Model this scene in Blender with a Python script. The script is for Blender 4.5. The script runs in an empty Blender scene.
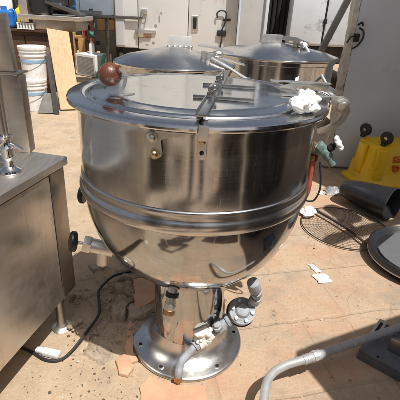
import bpy, bmesh, math, random
from mathutils import Vector, Matrix, noise
R = math.radians
random.seed(7)
SC = bpy.context.scene
COL = SC.collection

# ---------------------------------------------------------------- camera, sky, sun, exposure
cam = bpy.data.objects.new('camera', bpy.data.cameras.new('camera'))
COL.objects.link(cam)
cam.data.sensor_width = 36.0
cam.data.lens = 36.0 * 402 / 400
cam.data.clip_start = 0.02
cam.data.clip_end = 400
cam.matrix_world = Matrix.Translation((0, 0, 1.25)) @ Matrix.Rotation(R(90 - 25.5), 4, 'X') @ Matrix.Rotation(R(3.1), 4, 'Z')
SC.camera = cam

SUN = Vector((0.30, -0.38, 1.0)).normalized()          # towards the sun
world = bpy.data.worlds.new('World')
SC.world = world
world.use_nodes = True
wn = world.node_tree.nodes
sky = wn.new('ShaderNodeTexSky')
sky.sky_type = 'NISHITA'
sky.sun_disc = False
sky.sun_elevation = math.asin(SUN.z)
sky.sun_rotation = math.atan2(SUN.x, SUN.y)
sky.air_density = 1.0
sky.dust_density = 4.0
sky.ozone_density = 0.6
hs = wn.new('ShaderNodeHueSaturation')
hs.inputs['Saturation'].default_value = 0.62
world.node_tree.links.new(sky.outputs[0], hs.inputs['Color'])
world.node_tree.links.new(hs.outputs[0], wn['Background'].inputs[0])
wn['Background'].inputs[1].default_value = 0.08
sl = bpy.data.lights.new('sun', 'SUN')
sl.energy = 5.0
sl.angle = R(0.53)
sl.color = (1.0, 0.965, 0.91)
sun = bpy.data.objects.new('sun', sl)
COL.objects.link(sun)
sun.rotation_euler = SUN.to_track_quat('Z', 'Y').to_euler()
SC.view_settings.view_transform = 'Standard'
SC.view_settings.look = 'None'
SC.view_settings.exposure = 0.18
SC.view_settings.gamma = 1.0
SC.view_settings.use_curve_mapping = False
SC.render.engine = 'CYCLES'
SC.cycles.use_denoising = True
SC.cycles.max_bounces = 8
SC.cycles.glossy_bounces = 5
SC.cycles.sample_clamp_indirect = 6.0

# ---------------------------------------------------------------- materials
def new_mat(name):
    m = bpy.data.materials.new(name)
    m.use_nodes = True
    nt = m.node_tree
    return m, nt, nt.nodes['Principled BSDF']

def N(nt, typ, **kw):
    n = nt.nodes.new(typ)
    for k, v in kw.items():
        setattr(n, k, v)
    return n

def coords(nt, scale=(1, 1, 1)):
    tc = N(nt, 'ShaderNodeTexCoord')
    mp = N(nt, 'ShaderNodeMapping')
    mp.inputs['Scale'].default_value = scale
    nt.links.new(tc.outputs['Object'], mp.inputs['Vector'])
    return mp.outputs['Vector']

def noise_tex(nt, vec, scale, detail=5, rough=0.6):
    n = N(nt, 'ShaderNodeTexNoise')
    n.inputs['Scale'].default_value = scale
    n.inputs['Detail'].default_value = detail
    n.inputs['Roughness'].default_value = rough
    if vec is not None:
        nt.links.new(vec, n.inputs['Vector'])
    return n.outputs['Fac']

def ramp(nt, fac, stops):
    r = N(nt, 'ShaderNodeValToRGB')
    e = r.color_ramp.elements
    while len(e) < len(stops):
        e.new(0.5)
    for el, (p, c) in zip(e, stops):
        el.position = p
        el.color = (*c, 1) if len(c) == 3 else c
    nt.links.new(fac, r.inputs[0])
    return r.outputs[0]

def mixc(nt, fac, a, b, mode='MIX'):
    m = N(nt, 'ShaderNodeMix', data_type='RGBA', blend_type=mode)
    for sock, v in ((0, fac), (6, a), (7, b)):
        if hasattr(v, 'links'):
            nt.links.new(v, m.inputs[sock])
        elif isinstance(v, (int, float)):
            m.inputs[sock].default_value = v
        else:
            m.inputs[sock].default_value = (*v, 1)
    return m.outputs[2]

def math_n(nt, op, a, b=None):
    m = N(nt, 'ShaderNodeMath', operation=op)
    for i, v in enumerate((a, b)):
        if v is None:
            continue
        if hasattr(v, 'links'):
            nt.links.new(v, m.inputs[i])
        else:
            m.inputs[i].default_value = v
    return m.outputs[0]

def bump(nt, bsdf, h, strength=0.3, dist=0.01):
    b = N(nt, 'ShaderNodeBump')
    b.inputs['Strength'].default_value = strength
    b.inputs['Distance'].default_value = dist
    nt.links.new(h, b.inputs['Height'])
    nt.links.new(b.outputs[0], bsdf.inputs['Normal'])
    return b

def paint(name, col, rough=0.5, var=0.25, scale=6, metallic=0.0, bumpk=0.15, dirt=None, dirt_at=0.58, dirt_scale=3, spec=0.5):
    """painted / plastic / wooden surface with uneven colour, dirt blotches and fine relief"""
    m, nt, b = new_mat(name)
    v = coords(nt)
    f = noise_tex(nt, v, scale)
    lo = tuple(c * (1 - var) for c in col)
    hi = tuple(min(1, c * (1 + var * 0.6)) for c in col)
    c = ramp(nt, f, [(0.3, lo), (0.7, hi)])
    if dirt:
        d = noise_tex(nt, v, dirt_scale, 8, 0.72)
        k = ramp(nt, d, [(dirt_at, (0, 0, 0)), (min(0.99, dirt_at + 0.1), (1, 1, 1))])
        c = mixc(nt, k, c, dirt)
    nt.links.new(c, b.inputs['Base Color'])
    b.inputs['Roughness'].default_value = rough
    b.inputs['Metallic'].default_value = metallic
    b.inputs['Specular IOR Level'].default_value = spec
    f2 = noise_tex(nt, v, scale * 12, 3)
    bump(nt, b, f2, bumpk, 0.004)
    return m

def steel(name, col=(0.60, 0.585, 0.56), rough=0.22, streak=(1, 1, 12), streak_k=0.10, aniso=0.0, arot=0.25, axis='Z', wob=0.0, wob_scale=4, smudge=0.1, tint=None, metallic=1.0, stain=0.0, scratch=0.0):
    """stainless steel: uneven gloss, polishing streaks, faint dents"""
    m, nt, b = new_mat(name)
    v = coords(nt)
    vs = coords(nt, streak)
    s1 = noise_tex(nt, v, 7, 6, 0.65)
    s2 = noise_tex(nt, vs, 9, 4, 0.6)
    rr = math_n(nt, 'ADD', math_n(nt, 'MULTIPLY', s1, smudge), math_n(nt, 'MULTIPLY', s2, streak_k))
    rr = math_n(nt, 'ADD', rr, rough - 0.5 * (smudge + streak_k))
    c = ramp(nt, s2, [(0.25, tuple(x * 0.88 for x in col)), (0.75, col)])
    if stain:
        # dried runs and splashes: dull, slightly brownish, stretched down the wall
        vd = coords(nt, (9, 9, 1.1))
        d1 = noise_tex(nt, vd, 2.2, 7, 0.7)
        d2 = noise_tex(nt, v, 26, 6, 0.75)
        k = math_n(nt, 'MULTIPLY', ramp(nt, d1, [(0.50, (0, 0, 0)), (0.68, (1, 1, 1))]), ramp(nt, d2, [(0.38, (0, 0, 0)), (0.62, (1, 1, 1))]))
        k = math_n(nt, 'MULTIPLY', k, stain)
        c = mixc(nt, k, c, (0.34, 0.33, 0.315))
        rr = math_n(nt, 'ADD', rr, math_n(nt, 'MULTIPLY', k, 0.22))
    if scratch:
        for rot_ in (0.4, -0.7, 1.5):
            tc_ = N(nt, 'ShaderNodeTexCoord'); mp_ = N(nt, 'ShaderNodeMapping')
            mp_.inputs['Rotation'].default_value = (rot_, rot_ * 0.7, rot_)
            mp_.inputs['Scale'].default_value = (0.5, 70, 1.0)
            nt.links.new(tc_.outputs['Object'], mp_.inputs['Vector'])
            sc_ = noise_tex(nt, mp_.outputs[0], 6, 2, 0.5)
            kk = math_n(nt, 'MULTIPLY', ramp(nt, sc_, [(0.69, (0, 0, 0)), (0.75, (1, 1, 1))]), scratch * 0.6)
            rr = math_n(nt, 'ADD', rr, math_n(nt, 'MULTIPLY', kk, 0.25))
            c = mixc(nt, math_n(nt, 'MULTIPLY', kk, 0.4), c, (0.72, 0.72, 0.72))
    nt.links.new(rr, b.inputs['Roughness'])
    if tint:
        t = noise_tex(nt, v, 3.5, 6, 0.7)
        c = mixc(nt, ramp(nt, t, [(0.45, (0, 0, 0)), (0.7, (0.8, 0.8, 0.8))]), c, tint)
    nt.links.new(c, b.inputs['Base Color'])
    b.inputs['Metallic'].default_value = metallic
    if aniso:
        tg = N(nt, 'ShaderNodeTangent', direction_type='RADIAL', axis=axis)
        nt.links.new(tg.outputs[0], b.inputs['Tangent'])
        b.inputs['Anisotropic'].default_value = aniso
        b.inputs['Anisotropic Rotation'].default_value = arot
    if wob:
        w = noise_tex(nt, v, wob_scale, 2, 0.4)
        bump(nt, b, w, 1.0, wob)
    return m

M = {}
M['wall_steel'] = steel('brushed kettle wall steel', (0.51, 0.525, 0.54), 0.17, (1, 1, 30), 0.10, aniso=0.6, wob=0.0045, wob_scale=3.6, smudge=0.14, stain=0.8, scratch=0.7)
M['bowl_steel'] = steel('polished bowl steel', (0.50, 0.51, 0.515), 0.09, (1, 1, 25), 0.06, wob=0.0035, wob_scale=5, smudge=0.14, stain=0.7, scratch=0.7)
M['lid_steel'] = steel('lid steel', (0.66, 0.66, 0.66), 0.13, (8, 1, 1), 0.06, wob=0.002, wob_scale=6, smudge=0.20, stain=0.5, scratch=1.0)
M['band_steel'] = steel('rolled band steel', (0.62, 0.62, 0.62), 0.25, (1, 1, 20), 0.05, smudge=0.14, stain=0.5)
M['base_steel'] = steel('base steel', (0.72, 0.72, 0.71), 0.30, (1, 1, 1), 0.05, aniso=0.4, smudge=0.18, stain=0.8, scratch=0.8)
M['bracket_steel'] = steel('bracket steel', (0.74, 0.73, 0.70), 0.40, (4, 4, 4), 0.1, smudge=0.2)
M['strap_steel'] = steel('strap steel', (0.56, 0.56, 0.55), 0.24, (4, 4, 4), 0.1, smudge=0.2, scratch=0.6)
M['dull_steel'] = steel('dull old steel', (0.46, 0.43, 0.39), 0.38, (1, 1, 6), 0.15, smudge=0.25, wob=0.003, tint=(0.30, 0.23, 0.17))
M['panel_steel'] = steel('weathered cabinet steel', (0.74, 0.70, 0.65), 0.40, (1, 1, 3), 0.15, smudge=0.3, wob=0.006, wob_scale=2.5, tint=(0.54, 0.49, 0.43), stain=0.8, scratch=0.6)
M['top_steel'] = steel('scratched worktop steel', (0.60, 0.57, 0.53), 0.50, (10, 1, 1), 0.14, smudge=0.25, tint=(0.40, 0.36, 0.32))
M['dark_steel'] = steel('dark steel', (0.20, 0.19, 0.18), 0.42, (1, 1, 4), 0.1, smudge=0.2)
M['chrome'] = steel('chrome', (0.75, 0.75, 0.75), 0.10, (3, 3, 3), 0.05, smudge=0.1)
M['cone_steel'] = steel('spun lid steel', (0.62, 0.61, 0.60), 0.19, (1, 1, 1), 0.03, aniso=0.8, smudge=0.08, stain=0.5)
M['brass'] = paint('aged brass', (0.42, 0.25, 0.12), 0.35, 0.35, 30, metallic=0.9)
M['brass_bolt'] = paint('brass bolt', (0.62, 0.50, 0.30), 0.28, 0.2, 30, metallic=1.0)
M['ball'] = paint('brown bakelite', (0.105, 0.036, 0.018), 0.36, 0.35, 16, bumpk=0.25, dirt=(0.24, 0.12, 0.075), dirt_at=0.54, dirt_scale=26)
M['black_rubber'] = paint('black rubber', (0.018, 0.018, 0.019), 0.55, 0.3, 20)
M['black_plastic'] = paint('black plastic', (0.016, 0.017, 0.02), 0.38, 0.3, 8, bumpk=0.1)
M['black_iron'] = paint('black iron', (0.025, 0.023, 0.022), 0.6, 0.4, 12, dirt=(0.10, 0.06, 0.04))
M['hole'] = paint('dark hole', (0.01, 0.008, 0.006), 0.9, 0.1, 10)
M['grey_iron'] = paint('grey painted iron', (0.32, 0.34, 0.37), 0.55, 0.35, 25, dirt=(0.33, 0.30, 0.27), dirt_at=0.55, dirt_scale=20, bumpk=0.5)
M['white_iron'] = paint('flaking white paint', (0.80, 0.77, 0.70), 0.6, 0.15, 25, dirt=(0.22, 0.14, 0.08), dirt_at=0.66, dirt_scale=45, bumpk=0.6)
M['rust'] = paint('rusty iron', (0.22, 0.10, 0.04), 0.75, 0.5, 25, dirt=(0.07, 0.04, 0.03), dirt_scale=18, bumpk=0.6)
M['verdigris'] = paint('green stained brass', (0.16, 0.24, 0.21), 0.5, 0.4, 40, metallic=0.3, dirt=(0.25, 0.17, 0.10), dirt_scale=30)
M['red_pipe'] = paint('red painted pipe', (0.42, 0.10, 0.06), 0.55, 0.3, 30)
M['white_plastic'] = paint('white plastic', (0.78, 0.78, 0.76), 0.45, 0.08, 8, dirt=(0.55, 0.50, 0.42), dirt_at=0.62)
M['bucket_white'] = paint('bucket plastic', (0.74, 0.75, 0.74), 0.4, 0.1, 6, dirt=(0.50, 0.44, 0.36), dirt_at=0.56, dirt_scale=7)
M['cloth'] = paint('white cloth', (0.80, 0.80, 0.79), 0.85, 0.06, 30, bumpk=0.3, dirt=(0.30, 0.31, 0.36), dirt_at=0.60, dirt_scale=55)
M['paper'] = paint('paper', (0.72, 0.69, 0.64), 0.8, 0.08, 12, dirt=(0.45, 0.36, 0.26), dirt_at=0.6, dirt_scale=20)
M['film'] = paint('grey plastic film', (0.30, 0.30, 0.31), 0.3, 0.35, 14)
M['yellow'] = paint('yellow plastic', (0.86, 0.53, 0.008), 0.38, 0.08, 5, dirt=(0.50, 0.34, 0.03), dirt_at=0.6, dirt_scale=9, bumpk=0.08)
M['emblem'] = paint('orange red print', (0.55, 0.13, 0.015), 0.5, 0.2, 40)
M['white_paint'] = paint('dirty white truck paint', (0.68, 0.68, 0.66), 0.5, 0.06, 2.2, dirt=(0.50, 0.42, 0.31), dirt_at=0.59, dirt_scale=1.9)
M['scuff'] = paint('grey scuff', (0.30, 0.28, 0.25), 0.7, 0.4, 14)
M['grey_paint'] = paint('grey enamel', (0.60, 0.66, 0.73), 0.4, 0.10, 2.0, dirt=(0.48, 0.47, 0.46), dirt_at=0.6, dirt_scale=3)
M['pale_grey_paint'] = paint('pale grey paint', (0.50, 0.50, 0.50), 0.5, 0.12, 2.0, dirt=(0.36, 0.33, 0.30), dirt_at=0.58, dirt_scale=3)
M['trailer_paint'] = paint('trailer grey paint', (0.56, 0.59, 0.62), 0.5, 0.12, 2.0, dirt=(0.26, 0.24, 0.22), dirt_at=0.58, dirt_scale=3)
M['blue_grey_paint'] = paint('blue grey machine paint', (0.22, 0.27, 0.33), 0.45, 0.15, 5, dirt=(0.33, 0.33, 0.33))
M['edge_strip'] = paint('rotten white edge', (0.62, 0.58, 0.50), 0.8, 0.25, 20, dirt=(0.20, 0.12, 0.07), dirt_at=0.55, dirt_scale=12, bumpk=0.8)
M['dark_wood'] = paint('dark brown wood', (0.075, 0.036, 0.02), 0.6, 0.4, 5)
M['tan_wood'] = paint('tan wood', (0.42, 0.24, 0.09), 0.6, 0.3, 7)
M['grey_board'] = paint('grey board', (0.20, 0.19, 0.17), 0.8, 0.3, 9)
M['olive'] = paint('olive grey paint', (0.16, 0.14, 0.09), 0.6, 0.3, 7)
M['blue_plastic'] = paint('blue plastic', (0.02, 0.16, 0.52), 0.35, 0.35, 9)
M['light_blue'] = paint('light blue stripe', (0.25, 0.42, 0.62), 0.4, 0.2, 9)
M['green_rope'] = paint('green rope', (0.10, 0.34, 0.27), 0.8, 0.4, 30)
M['rust_red'] = paint('rust red paint', (0.36, 0.12, 0.06), 0.6, 0.4, 10)
M['dark_shed'] = paint('dark shed boards', (0.03, 0.028, 0.027), 0.85, 0.5, 3)
M['cream_wall'] = paint('cream plaster', (0.55, 0.48, 0.38), 0.9, 0.15, 1.5)
M['plate_paint'] = paint('dark blue grey plate paint', (0.12, 0.13, 0.15), 0.45, 0.3, 8, dirt=(0.20, 0.17, 0.14), dirt_at=0.58, dirt_scale=12)
M['oven_black'] = paint('dark enamel', (0.035, 0.034, 0.034), 0.45, 0.3, 5)
M['canopy'] = paint('weathered canopy sheet', (0.22, 0.21, 0.20), 0.7, 0.3, 3)
M['terracotta'] = paint('terracotta', (0.53, 0.31, 0.195), 0.85, 0.22, 9, dirt=(0.44, 0.33, 0.22), dirt_at=0.56, dirt_scale=10, bumpk=0.5)
M['pipe_grey'] = paint('grey pipe paint', (0.30, 0.31, 0.33), 0.40, 0.2, 12, dirt=(0.42, 0.41, 0.40), dirt_at=0.6, dirt_scale=30)
M['pipe_light'] = paint('galvanised pipe', (0.50, 0.50, 0.50), 0.38, 0.15, 25, metallic=0.4)
M['slate_panel'] = paint('slate grey panel', (0.13, 0.135, 0.145), 0.45, 0.12, 6)
M['skin'] = paint('skin', (0.40, 0.22, 0.14), 0.5, 0.1, 10)
M['shirt'] = paint('dark shirt', (0.03, 0.035, 0.05), 0.9, 0.2, 20)
M['trousers'] = paint('dark trousers', (0.03, 0.03, 0.035), 0.9, 0.2, 20)

def wood_mat():
    m, nt, b = new_mat('pale pine board')
    v = coords(nt, (30, 30, 1.2))
    f = noise_tex(nt, v, 2.0, 5, 0.55)
    c = ramp(nt, f, [(0.25, (0.47, 0.30, 0.16)), (0.5, (0.58, 0.40, 0.235)), (0.75, (0.63, 0.45, 0.28))])
    k = N(nt, 'ShaderNodeTexVoronoi')
    nt.links.new(coords(nt, (4.2, 4.2, 2.4)), k.inputs['Vector'])
    k.inputs['Scale'].default_value = 1.0
    kk = ramp(nt, k.outputs['Distance'], [(0.05, (1, 1, 1)), (0.12, (0, 0, 0))])
    c = mixc(nt, kk, c, (0.20, 0.10, 0.04))
    nt.links.new(c, b.inputs['Base Color'])
    b.inputs['Roughness'].default_value = 0.7
    bump(nt, b, f, 0.3, 0.004)
    return m
M['pine'] = wood_mat()

def ground_mat():
    m, nt, b = new_mat('sandy yard ground')
    v = coords(nt)
    big = noise_tex(nt, v, 1.1, 6, 0.65)
    mid = noise_tex(nt, v, 5.0, 8, 0.7)
    fine = noise_tex(nt, v, 70.0, 6, 0.75)
    sand = ramp(nt, mid, [(0.28, (0.29, 0.205, 0.130)), (0.5, (0.42, 0.31, 0.205)), (0.74, (0.54, 0.43, 0.31))])
    # worn square terracotta paving to the right of and beyond the kettle
    mp = N(nt, 'ShaderNodeMapping')
    mp.inputs['Rotation'].default_value = (0, 0, R(-14))
    mp.inputs['Location'].default_value = (0.10, 0.17, 0)
    tc = N(nt, 'ShaderNodeTexCoord')
    warp = N(nt, 'ShaderNodeVectorMath', operation='MULTIPLY_ADD')
    wn_ = N(nt, 'ShaderNodeTexNoise')
    wn_.inputs['Scale'].default_value = 6
    nt.links.new(tc.outputs['Object'], wn_.inputs['Vector'])
    nt.links.new(wn_.outputs['Color'], warp.inputs[0])
    warp.inputs[1].default_value = (0.03, 0.03, 0)
    nt.links.new(tc.outputs['Object'], warp.inputs[2])
    nt.links.new(warp.outputs[0], mp.inputs['Vector'])
    br = N(nt, 'ShaderNodeTexBrick')
    br.offset = 0.5
    br.inputs['Scale'].default_value = 1.0
    br.inputs['Brick Width'].default_value = 0.46
    br.inputs['Row Height'].default_value = 0.36
    br.inputs['Mortar Size'].default_value = 0.012
    br.inputs['Mortar Smooth'].default_value = 0.6
    br.inputs['Color1'].default_value = (0.52, 0.335, 0.225, 1)
    br.inputs['Color2'].default_value = (0.50, 0.36, 0.24, 1)
    br.inputs['Mortar'].default_value = (0.33, 0.235, 0.15, 1)
    nt.links.new(mp.outputs[0], br.inputs['Vector'])
    worn = ramp(nt, noise_tex(nt, v, 3.2, 7, 0.7), [(0.38, (0.1, 0.1, 0.1)), (0.60, (0.85, 0.85, 0.85))])
    tile = mixc(nt, worn, br.outputs['Color'], sand)
    # region of the paving: right of a wavering line
    sx = N(nt, 'ShaderNodeSeparateXYZ')
    nt.links.new(tc.outputs['Object'], sx.inputs[0])
    edge = math_n(nt, 'ADD', sx.outputs['X'], math_n(nt, 'MULTIPLY', big, 0.5))
    edge = math_n(nt, 'SUBTRACT', edge, math_n(nt, 'MULTIPLY', sx.outputs['Y'], 0.12))
    reg = ramp(nt, edge, [(0.04, (0, 0, 0)), (0.16, (1, 1, 1))])
    c = mixc(nt, reg, sand, tile)
    # dark grit and pale chips
    vo = N(nt, 'ShaderNodeTexVoronoi')
    vo.inputs['Scale'].default_value = 42
    nt.links.new(v, vo.inputs['Vector'])
    sel = math_n(nt, 'GREATER_THAN', noise_tex(nt, v, 9, 4), 0.50)
    grit = math_n(nt, 'MULTIPLY', math_n(nt, 'LESS_THAN', vo.outputs['Distance'], 0.17), sel)
    c = mixc(nt, math_n(nt, 'MULTIPLY', grit, 0.6), c, (0.16, 0.11, 0.075))
    # old oil stains
    st = ramp(nt, noise_tex(nt, v, 1.9, 5, 0.6), [(0.60, (0, 0, 0)), (0.72, (0.55, 0.55, 0.55))])
    c = mixc(nt, st, c, (0.20, 0.145, 0.10))
    c = mixc(nt, 0.35, c, ramp(nt, fine, [(0.3, (0.36, 0.26, 0.17)), (0.7, (0.58, 0.46, 0.34))]))
    # reddish and grey worn patches
    pa = ramp(nt, noise_tex(nt, v, 2.7, 8, 0.74), [(0.47, (0, 0, 0)), (0.60, (0.8, 0.8, 0.8))])
    c = mixc(nt, math_n(nt, 'MULTIPLY', math_n(nt, 'MULTIPLY', pa, reg), 0.8), c, (0.47, 0.265, 0.17))
    vg = N(nt, 'ShaderNodeVectorMath', operation='ADD'); vg.inputs[1].default_value = (7.3, 2.1, 0)
    nt.links.new(v, vg.inputs[0])
    pg = ramp(nt, noise_tex(nt, vg.outputs[0], 2.1, 9, 0.76), [(0.50, (0, 0, 0)), (0.62, (0.75, 0.75, 0.75))])
    c = mixc(nt, pg, c, (0.30, 0.25, 0.20))
    # cracks
    vw = N(nt, 'ShaderNodeVectorMath', operation='MULTIPLY_ADD')
    wn2 = N(nt, 'ShaderNodeTexNoise'); wn2.inputs['Scale'].default_value = 5; wn2.inputs['Detail'].default_value = 6
    nt.links.new(tc.outputs['Object'], wn2.inputs['Vector'])
    nt.links.new(wn2.outputs['Color'], vw.inputs[0]); vw.inputs[1].default_value = (0.22, 0.22, 0)
    nt.links.new(tc.outputs['Object'], vw.inputs[2])
    vc = N(nt, 'ShaderNodeTexVoronoi', feature='DISTANCE_TO_EDGE'); vc.inputs['Scale'].default_value = 2.3
    nt.links.new(vw.outputs[0], vc.inputs['Vector'])
    ck = math_n(nt, 'LESS_THAN', vc.outputs['Distance'], 0.0028)
    ck = math_n(nt, 'MULTIPLY', ck, math_n(nt, 'GREATER_THAN', noise_tex(nt, v, 1.6, 3), 0.53))
    c = mixc(nt, math_n(nt, 'MULTIPLY', ck, 0.35), c, (0.13, 0.09, 0.06))
    nt.links.new(c, b.inputs['Base Color'])
    b.inputs['Roughness'].default_value = 0.9
    b.inputs['Specular IOR Level'].default_value = 0.2
    h = math_n(nt, 'ADD', math_n(nt, 'MULTIPLY', fine, 0.35), mid)
    jm = math_n(nt, 'MULTIPLY', br.outputs['Fac'], reg)
    h = math_n(nt, 'SUBTRACT', h, math_n(nt, 'MULTIPLY', jm, 0.3))
    h = math_n(nt, 'SUBTRACT', h, math_n(nt, 'MULTIPLY', grit, -0.25))
    # blown dust lying over everything, thick in the joints
    du_ = ramp(nt, noise_tex(nt, v, 4.3, 10, 0.8), [(0.46, (0, 0, 0)), (0.62, (0.55, 0.55, 0.55))])
    c = mixc(nt, du_, c, (0.48, 0.38, 0.275))
    sp = N(nt, 'ShaderNodeTexVoronoi'); sp.inputs['Scale'].default_value = 17; sp.inputs['Randomness'].default_value = 1.0
    nt.links.new(v, sp.inputs['Vector'])
    spk = math_n(nt, 'MULTIPLY', math_n(nt, 'LESS_THAN', sp.outputs['Distance'], 0.16), math_n(nt, 'GREATER_THAN', noise_tex(nt, v, 23, 3), 0.56))
    c = mixc(nt, math_n(nt, 'MULTIPLY', spk, 0.6), c, (0.17, 0.12, 0.085))
    nt.links.new(c, b.inputs['Base Color'])
    h = math_n(nt, 'SUBTRACT', h, math_n(nt, 'MULTIPLY', ck, 0.6))
    bump(nt, b, h, 0.7, 0.022)
    return m
M['ground'] = ground_mat()

def rubble_mat():
    m, nt, b = new_mat('broken earth')
    v = coords(nt)
    f = noise_tex(nt, v, 16, 7, 0.7)
    c = ramp(nt, f, [(0.3, (0.26, 0.20, 0.14)), (0.5, (0.42, 0.34, 0.26)), (0.72, (0.56, 0.47, 0.37))])
    nt.links.new(c, b.inputs['Base Color'])
    b.inputs['Roughness'].default_value = 0.95
    b.inputs['Specular IOR Level'].default_value = 0.1
    bump(nt, b, noise_tex(nt, v, 60, 6, 0.75), 0.8, 0.012)
    return m
M['rubble'] = rubble_mat()

M['grit_dark'] = paint('dark grit', (0.09, 0.065, 0.045), 0.9, 0.3, 40)
M['grit_pale'] = paint('pale grit', (0.55, 0.48, 0.40), 0.9, 0.2, 40)

# ---------------------------------------------------------------- mesh builder
class MB:
    def __init__(self):
        self.bm = bmesh.new()
        self.mats = []
        self.cur = 0

    def use(self, mat):
        if mat not in self.mats:
            self.mats.append(mat)
        self.cur = self.mats.index(mat)
        return self

    def _faces(self, faces):
        for f in faces:
            f.material_index = self.cur
            f.smooth = True

    def _emb(self, tmp, mtx=None, bev=0.0, seg=2):
        if bev:
            bmesh.ops.bevel(tmp, geom=[e for e in tmp.edges if e.is_manifold and e.calc_face_angle(0) > 0.5], offset=bev, segments=seg, profile=0.6, affect='EDGES', clamp_overlap=True)
        if mtx is not None:
            tmp.transform(mtx)
        bmesh.ops.recalc_face_normals(tmp, faces=tmp.faces)
        vm = [self.bm.verts.new(v.co) for v in tmp.verts]
        tmp.verts.index_update()
        fs = []
        for f in tmp.faces:
            try:
                fs.append(self.bm.faces.new([vm[v.index] for v in f.verts]))
            except ValueError:
                pass
        self._faces(fs)
        tmp.free()
        return self

    def box(self, c, s, bev=0.003, rot=None, seg=2):
        t = bmesh.new()
        bmesh.ops.create_cube(t, size=1.0)
        t.transform(Matrix.Diagonal((s[0], s[1], s[2], 1)))
        m = Matrix.Translation(c) @ (rot.to_4x4() if rot is not None else Matrix.Identity(4))
        return self._emb(t, m, min(bev, 0.45 * min(s)), seg)

    def cyl(self, a, b, r, r2=None, n=24, bev=0.0):
        a, b = Vector(a), Vector(b)
        t = bmesh.new()
        L = (b - a).length
        bmesh.ops.create_cone(t, cap_ends=True, segments=n, radius1=r, radius2=r if r2 is None else r2, depth=L)
        m = Matrix.Translation((a + b) / 2) @ (b - a).to_track_quat('Z', 'Y').to_matrix().to_4x4()
        return self._emb(t, m, bev)

    def sphere(self, c, r, sc=(1, 1, 1), n=24, rot=None):
        t = bmesh.new()
        bmesh.ops.create_uvsphere(t, u_segments=n, v_segments=max(8, n // 2), radius=r)
        t.transform(Matrix.Diagonal((*sc, 1)))
        m = Matrix.Translation(c) @ (rot.to_4x4() if rot is not None else Matrix.Identity(4))
        return self._emb(t, m)

    def lathe(self, prof, c=(0, 0, 0), axis=(0, 0, 1), n=96, closed=False, caps=True):
        t = bmesh.new()
        rings = []
        for (r, z) in prof:
            if r < 1e-6:
                rings.append([t.verts.new((0, 0, z))])
            else:
                rings.append([t.verts.new((r * math.cos(2 * math.pi * i / n), r * math.sin(2 * math.pi * i / n), z)) for i in range(n)])
        pairs = list(zip(rings, rings[1:]))
        if closed:
            pairs.append((rings[-1], rings[0]))
        for A, B in pairs:
            for i in range(n):
                j = (i + 1) % n
                if len(A) == 1 and len(B) == 1:
                    continue
                if len(A) == 1:
                    t.faces.new((A[0], B[j], B[i]))
                elif len(B) == 1:
                    t.faces.new((A[i], A[j], B[0]))
                else:
                    t.faces.new((A[i], A[j], B[j], B[i]))
        q = Vector(axis).normalized().to_track_quat('Z', 'Y').to_matrix().to_4x4() if tuple(axis) != (0, 0, 1) else Matrix.Identity(4)
        return self._emb(t, Matrix.Translation(c) @ q)

    def tube(self, pts, r, n=12, smooth=True, taper=None, caps=True):
        P = [Vector(p) for p in pts]
        if smooth and len(P) > 2:
            Q = []
            for i in range(len(P) - 1):
                p0, p1, p2, p3 = P[max(i - 1, 0)], P[i], P[i + 1], P[min(i + 2, len(P) - 1)]
                for k in range(8):
                    u = k / 8
                    Q.append(0.5 * ((2 * p1) + (p2 - p0) * u + (2 * p0 - 5 * p1 + 4 * p2 - p3) * u * u + (3 * p1 - p0 - 3 * p2 + p3) * u ** 3))
            Q.append(P[-1])
            P = Q
        t = bmesh.new()
        prev = None
        up = None
        rings = []
        for i, p in enumerate(P):
            d = (P[min(i + 1, len(P) - 1)] - P[max(i - 1, 0)]).normalized()
            if up is None:
                up = d.orthogonal().normalized()
            up = (up - d * up.dot(d)).normalized()
            w = d.cross(up)
            rr = r if taper is None else r * (1 + (taper - 1) * i / (len(P) - 1))
            rings.append([t.verts.new(p + rr * (math.cos(2 * math.pi * k / n) * up + math.sin(2 * math.pi * k / n) * w)) for k in range(n)])
        for A, B in zip(rings, rings[1:]):
            for k in range(n):
                t.faces.new((A[k], A[(k + 1) % n], B[(k + 1) % n], B[k]))
        if caps:
            t.faces.new(rings[0])
            t.faces.new(rings[-1][::-1])
        return self._emb(t)

    def strip(self, pts, w, th, side):
        """a flat bar of width w (along side) and thickness th bent along pts"""
        P = [Vector(p) for p in pts]
        s = Vector(side).normalized()
        t = bmesh.new()
        rings = []
        for i, p in enumerate(P):
            d = (P[min(i + 1, len(P) - 1)] - P[max(i - 1, 0)]).normalized()
            nn = d.cross(s).normalized()
            rings.append([t.verts.new(p + a * s * w / 2 + b * nn * th / 2) for a, b in ((-1, -1), (1, -1), (1, 1), (-1, 1))])
        for A, B in zip(rings, rings[1:]):
            for k in range(4):
                t.faces.new((A[k], A[(k + 1) % 4], B[(k + 1) % 4], B[k]))
        t.faces.new(rings[0])
        t.faces.new(rings[-1][::-1])
        return self._emb(t, bev=min(w, th) * 0.2, seg=1)

    def prism(self, poly, origin, u, v, depth, bev=0.0, hole=None):
        """polygon in the (u, v) plane at origin, extruded by depth along u x v"""
        u, v = Vector(u).normalized(), Vector(v).normalized()
        n = u.cross(v)
        t = bmesh.new()
        loops = [poly] + ([hole] if hole else [])
        edges = []
        for lp in loops:
            vs = [t.verts.new(Vector(origin) + u * a + v * b) for a, b in lp]
            edges += [t.edges.new((vs[i], vs[(i + 1) % len(vs)])) for i in range(len(vs))]
        if hole:
            bmesh.ops.triangle_fill(t, edges=edges, use_beauty=True, use_dissolve=False)
        else:
            t.faces.new([v_ for v_ in t.verts])
        r = bmesh.ops.extrude_face_region(t, geom=list(t.faces))
        bmesh.ops.translate(t, verts=[g for g in r['geom'] if isinstance(g, bmesh.types.BMVert)], vec=n * depth)
        bmesh.ops.recalc_face_normals(t, faces=t.faces)
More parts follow.
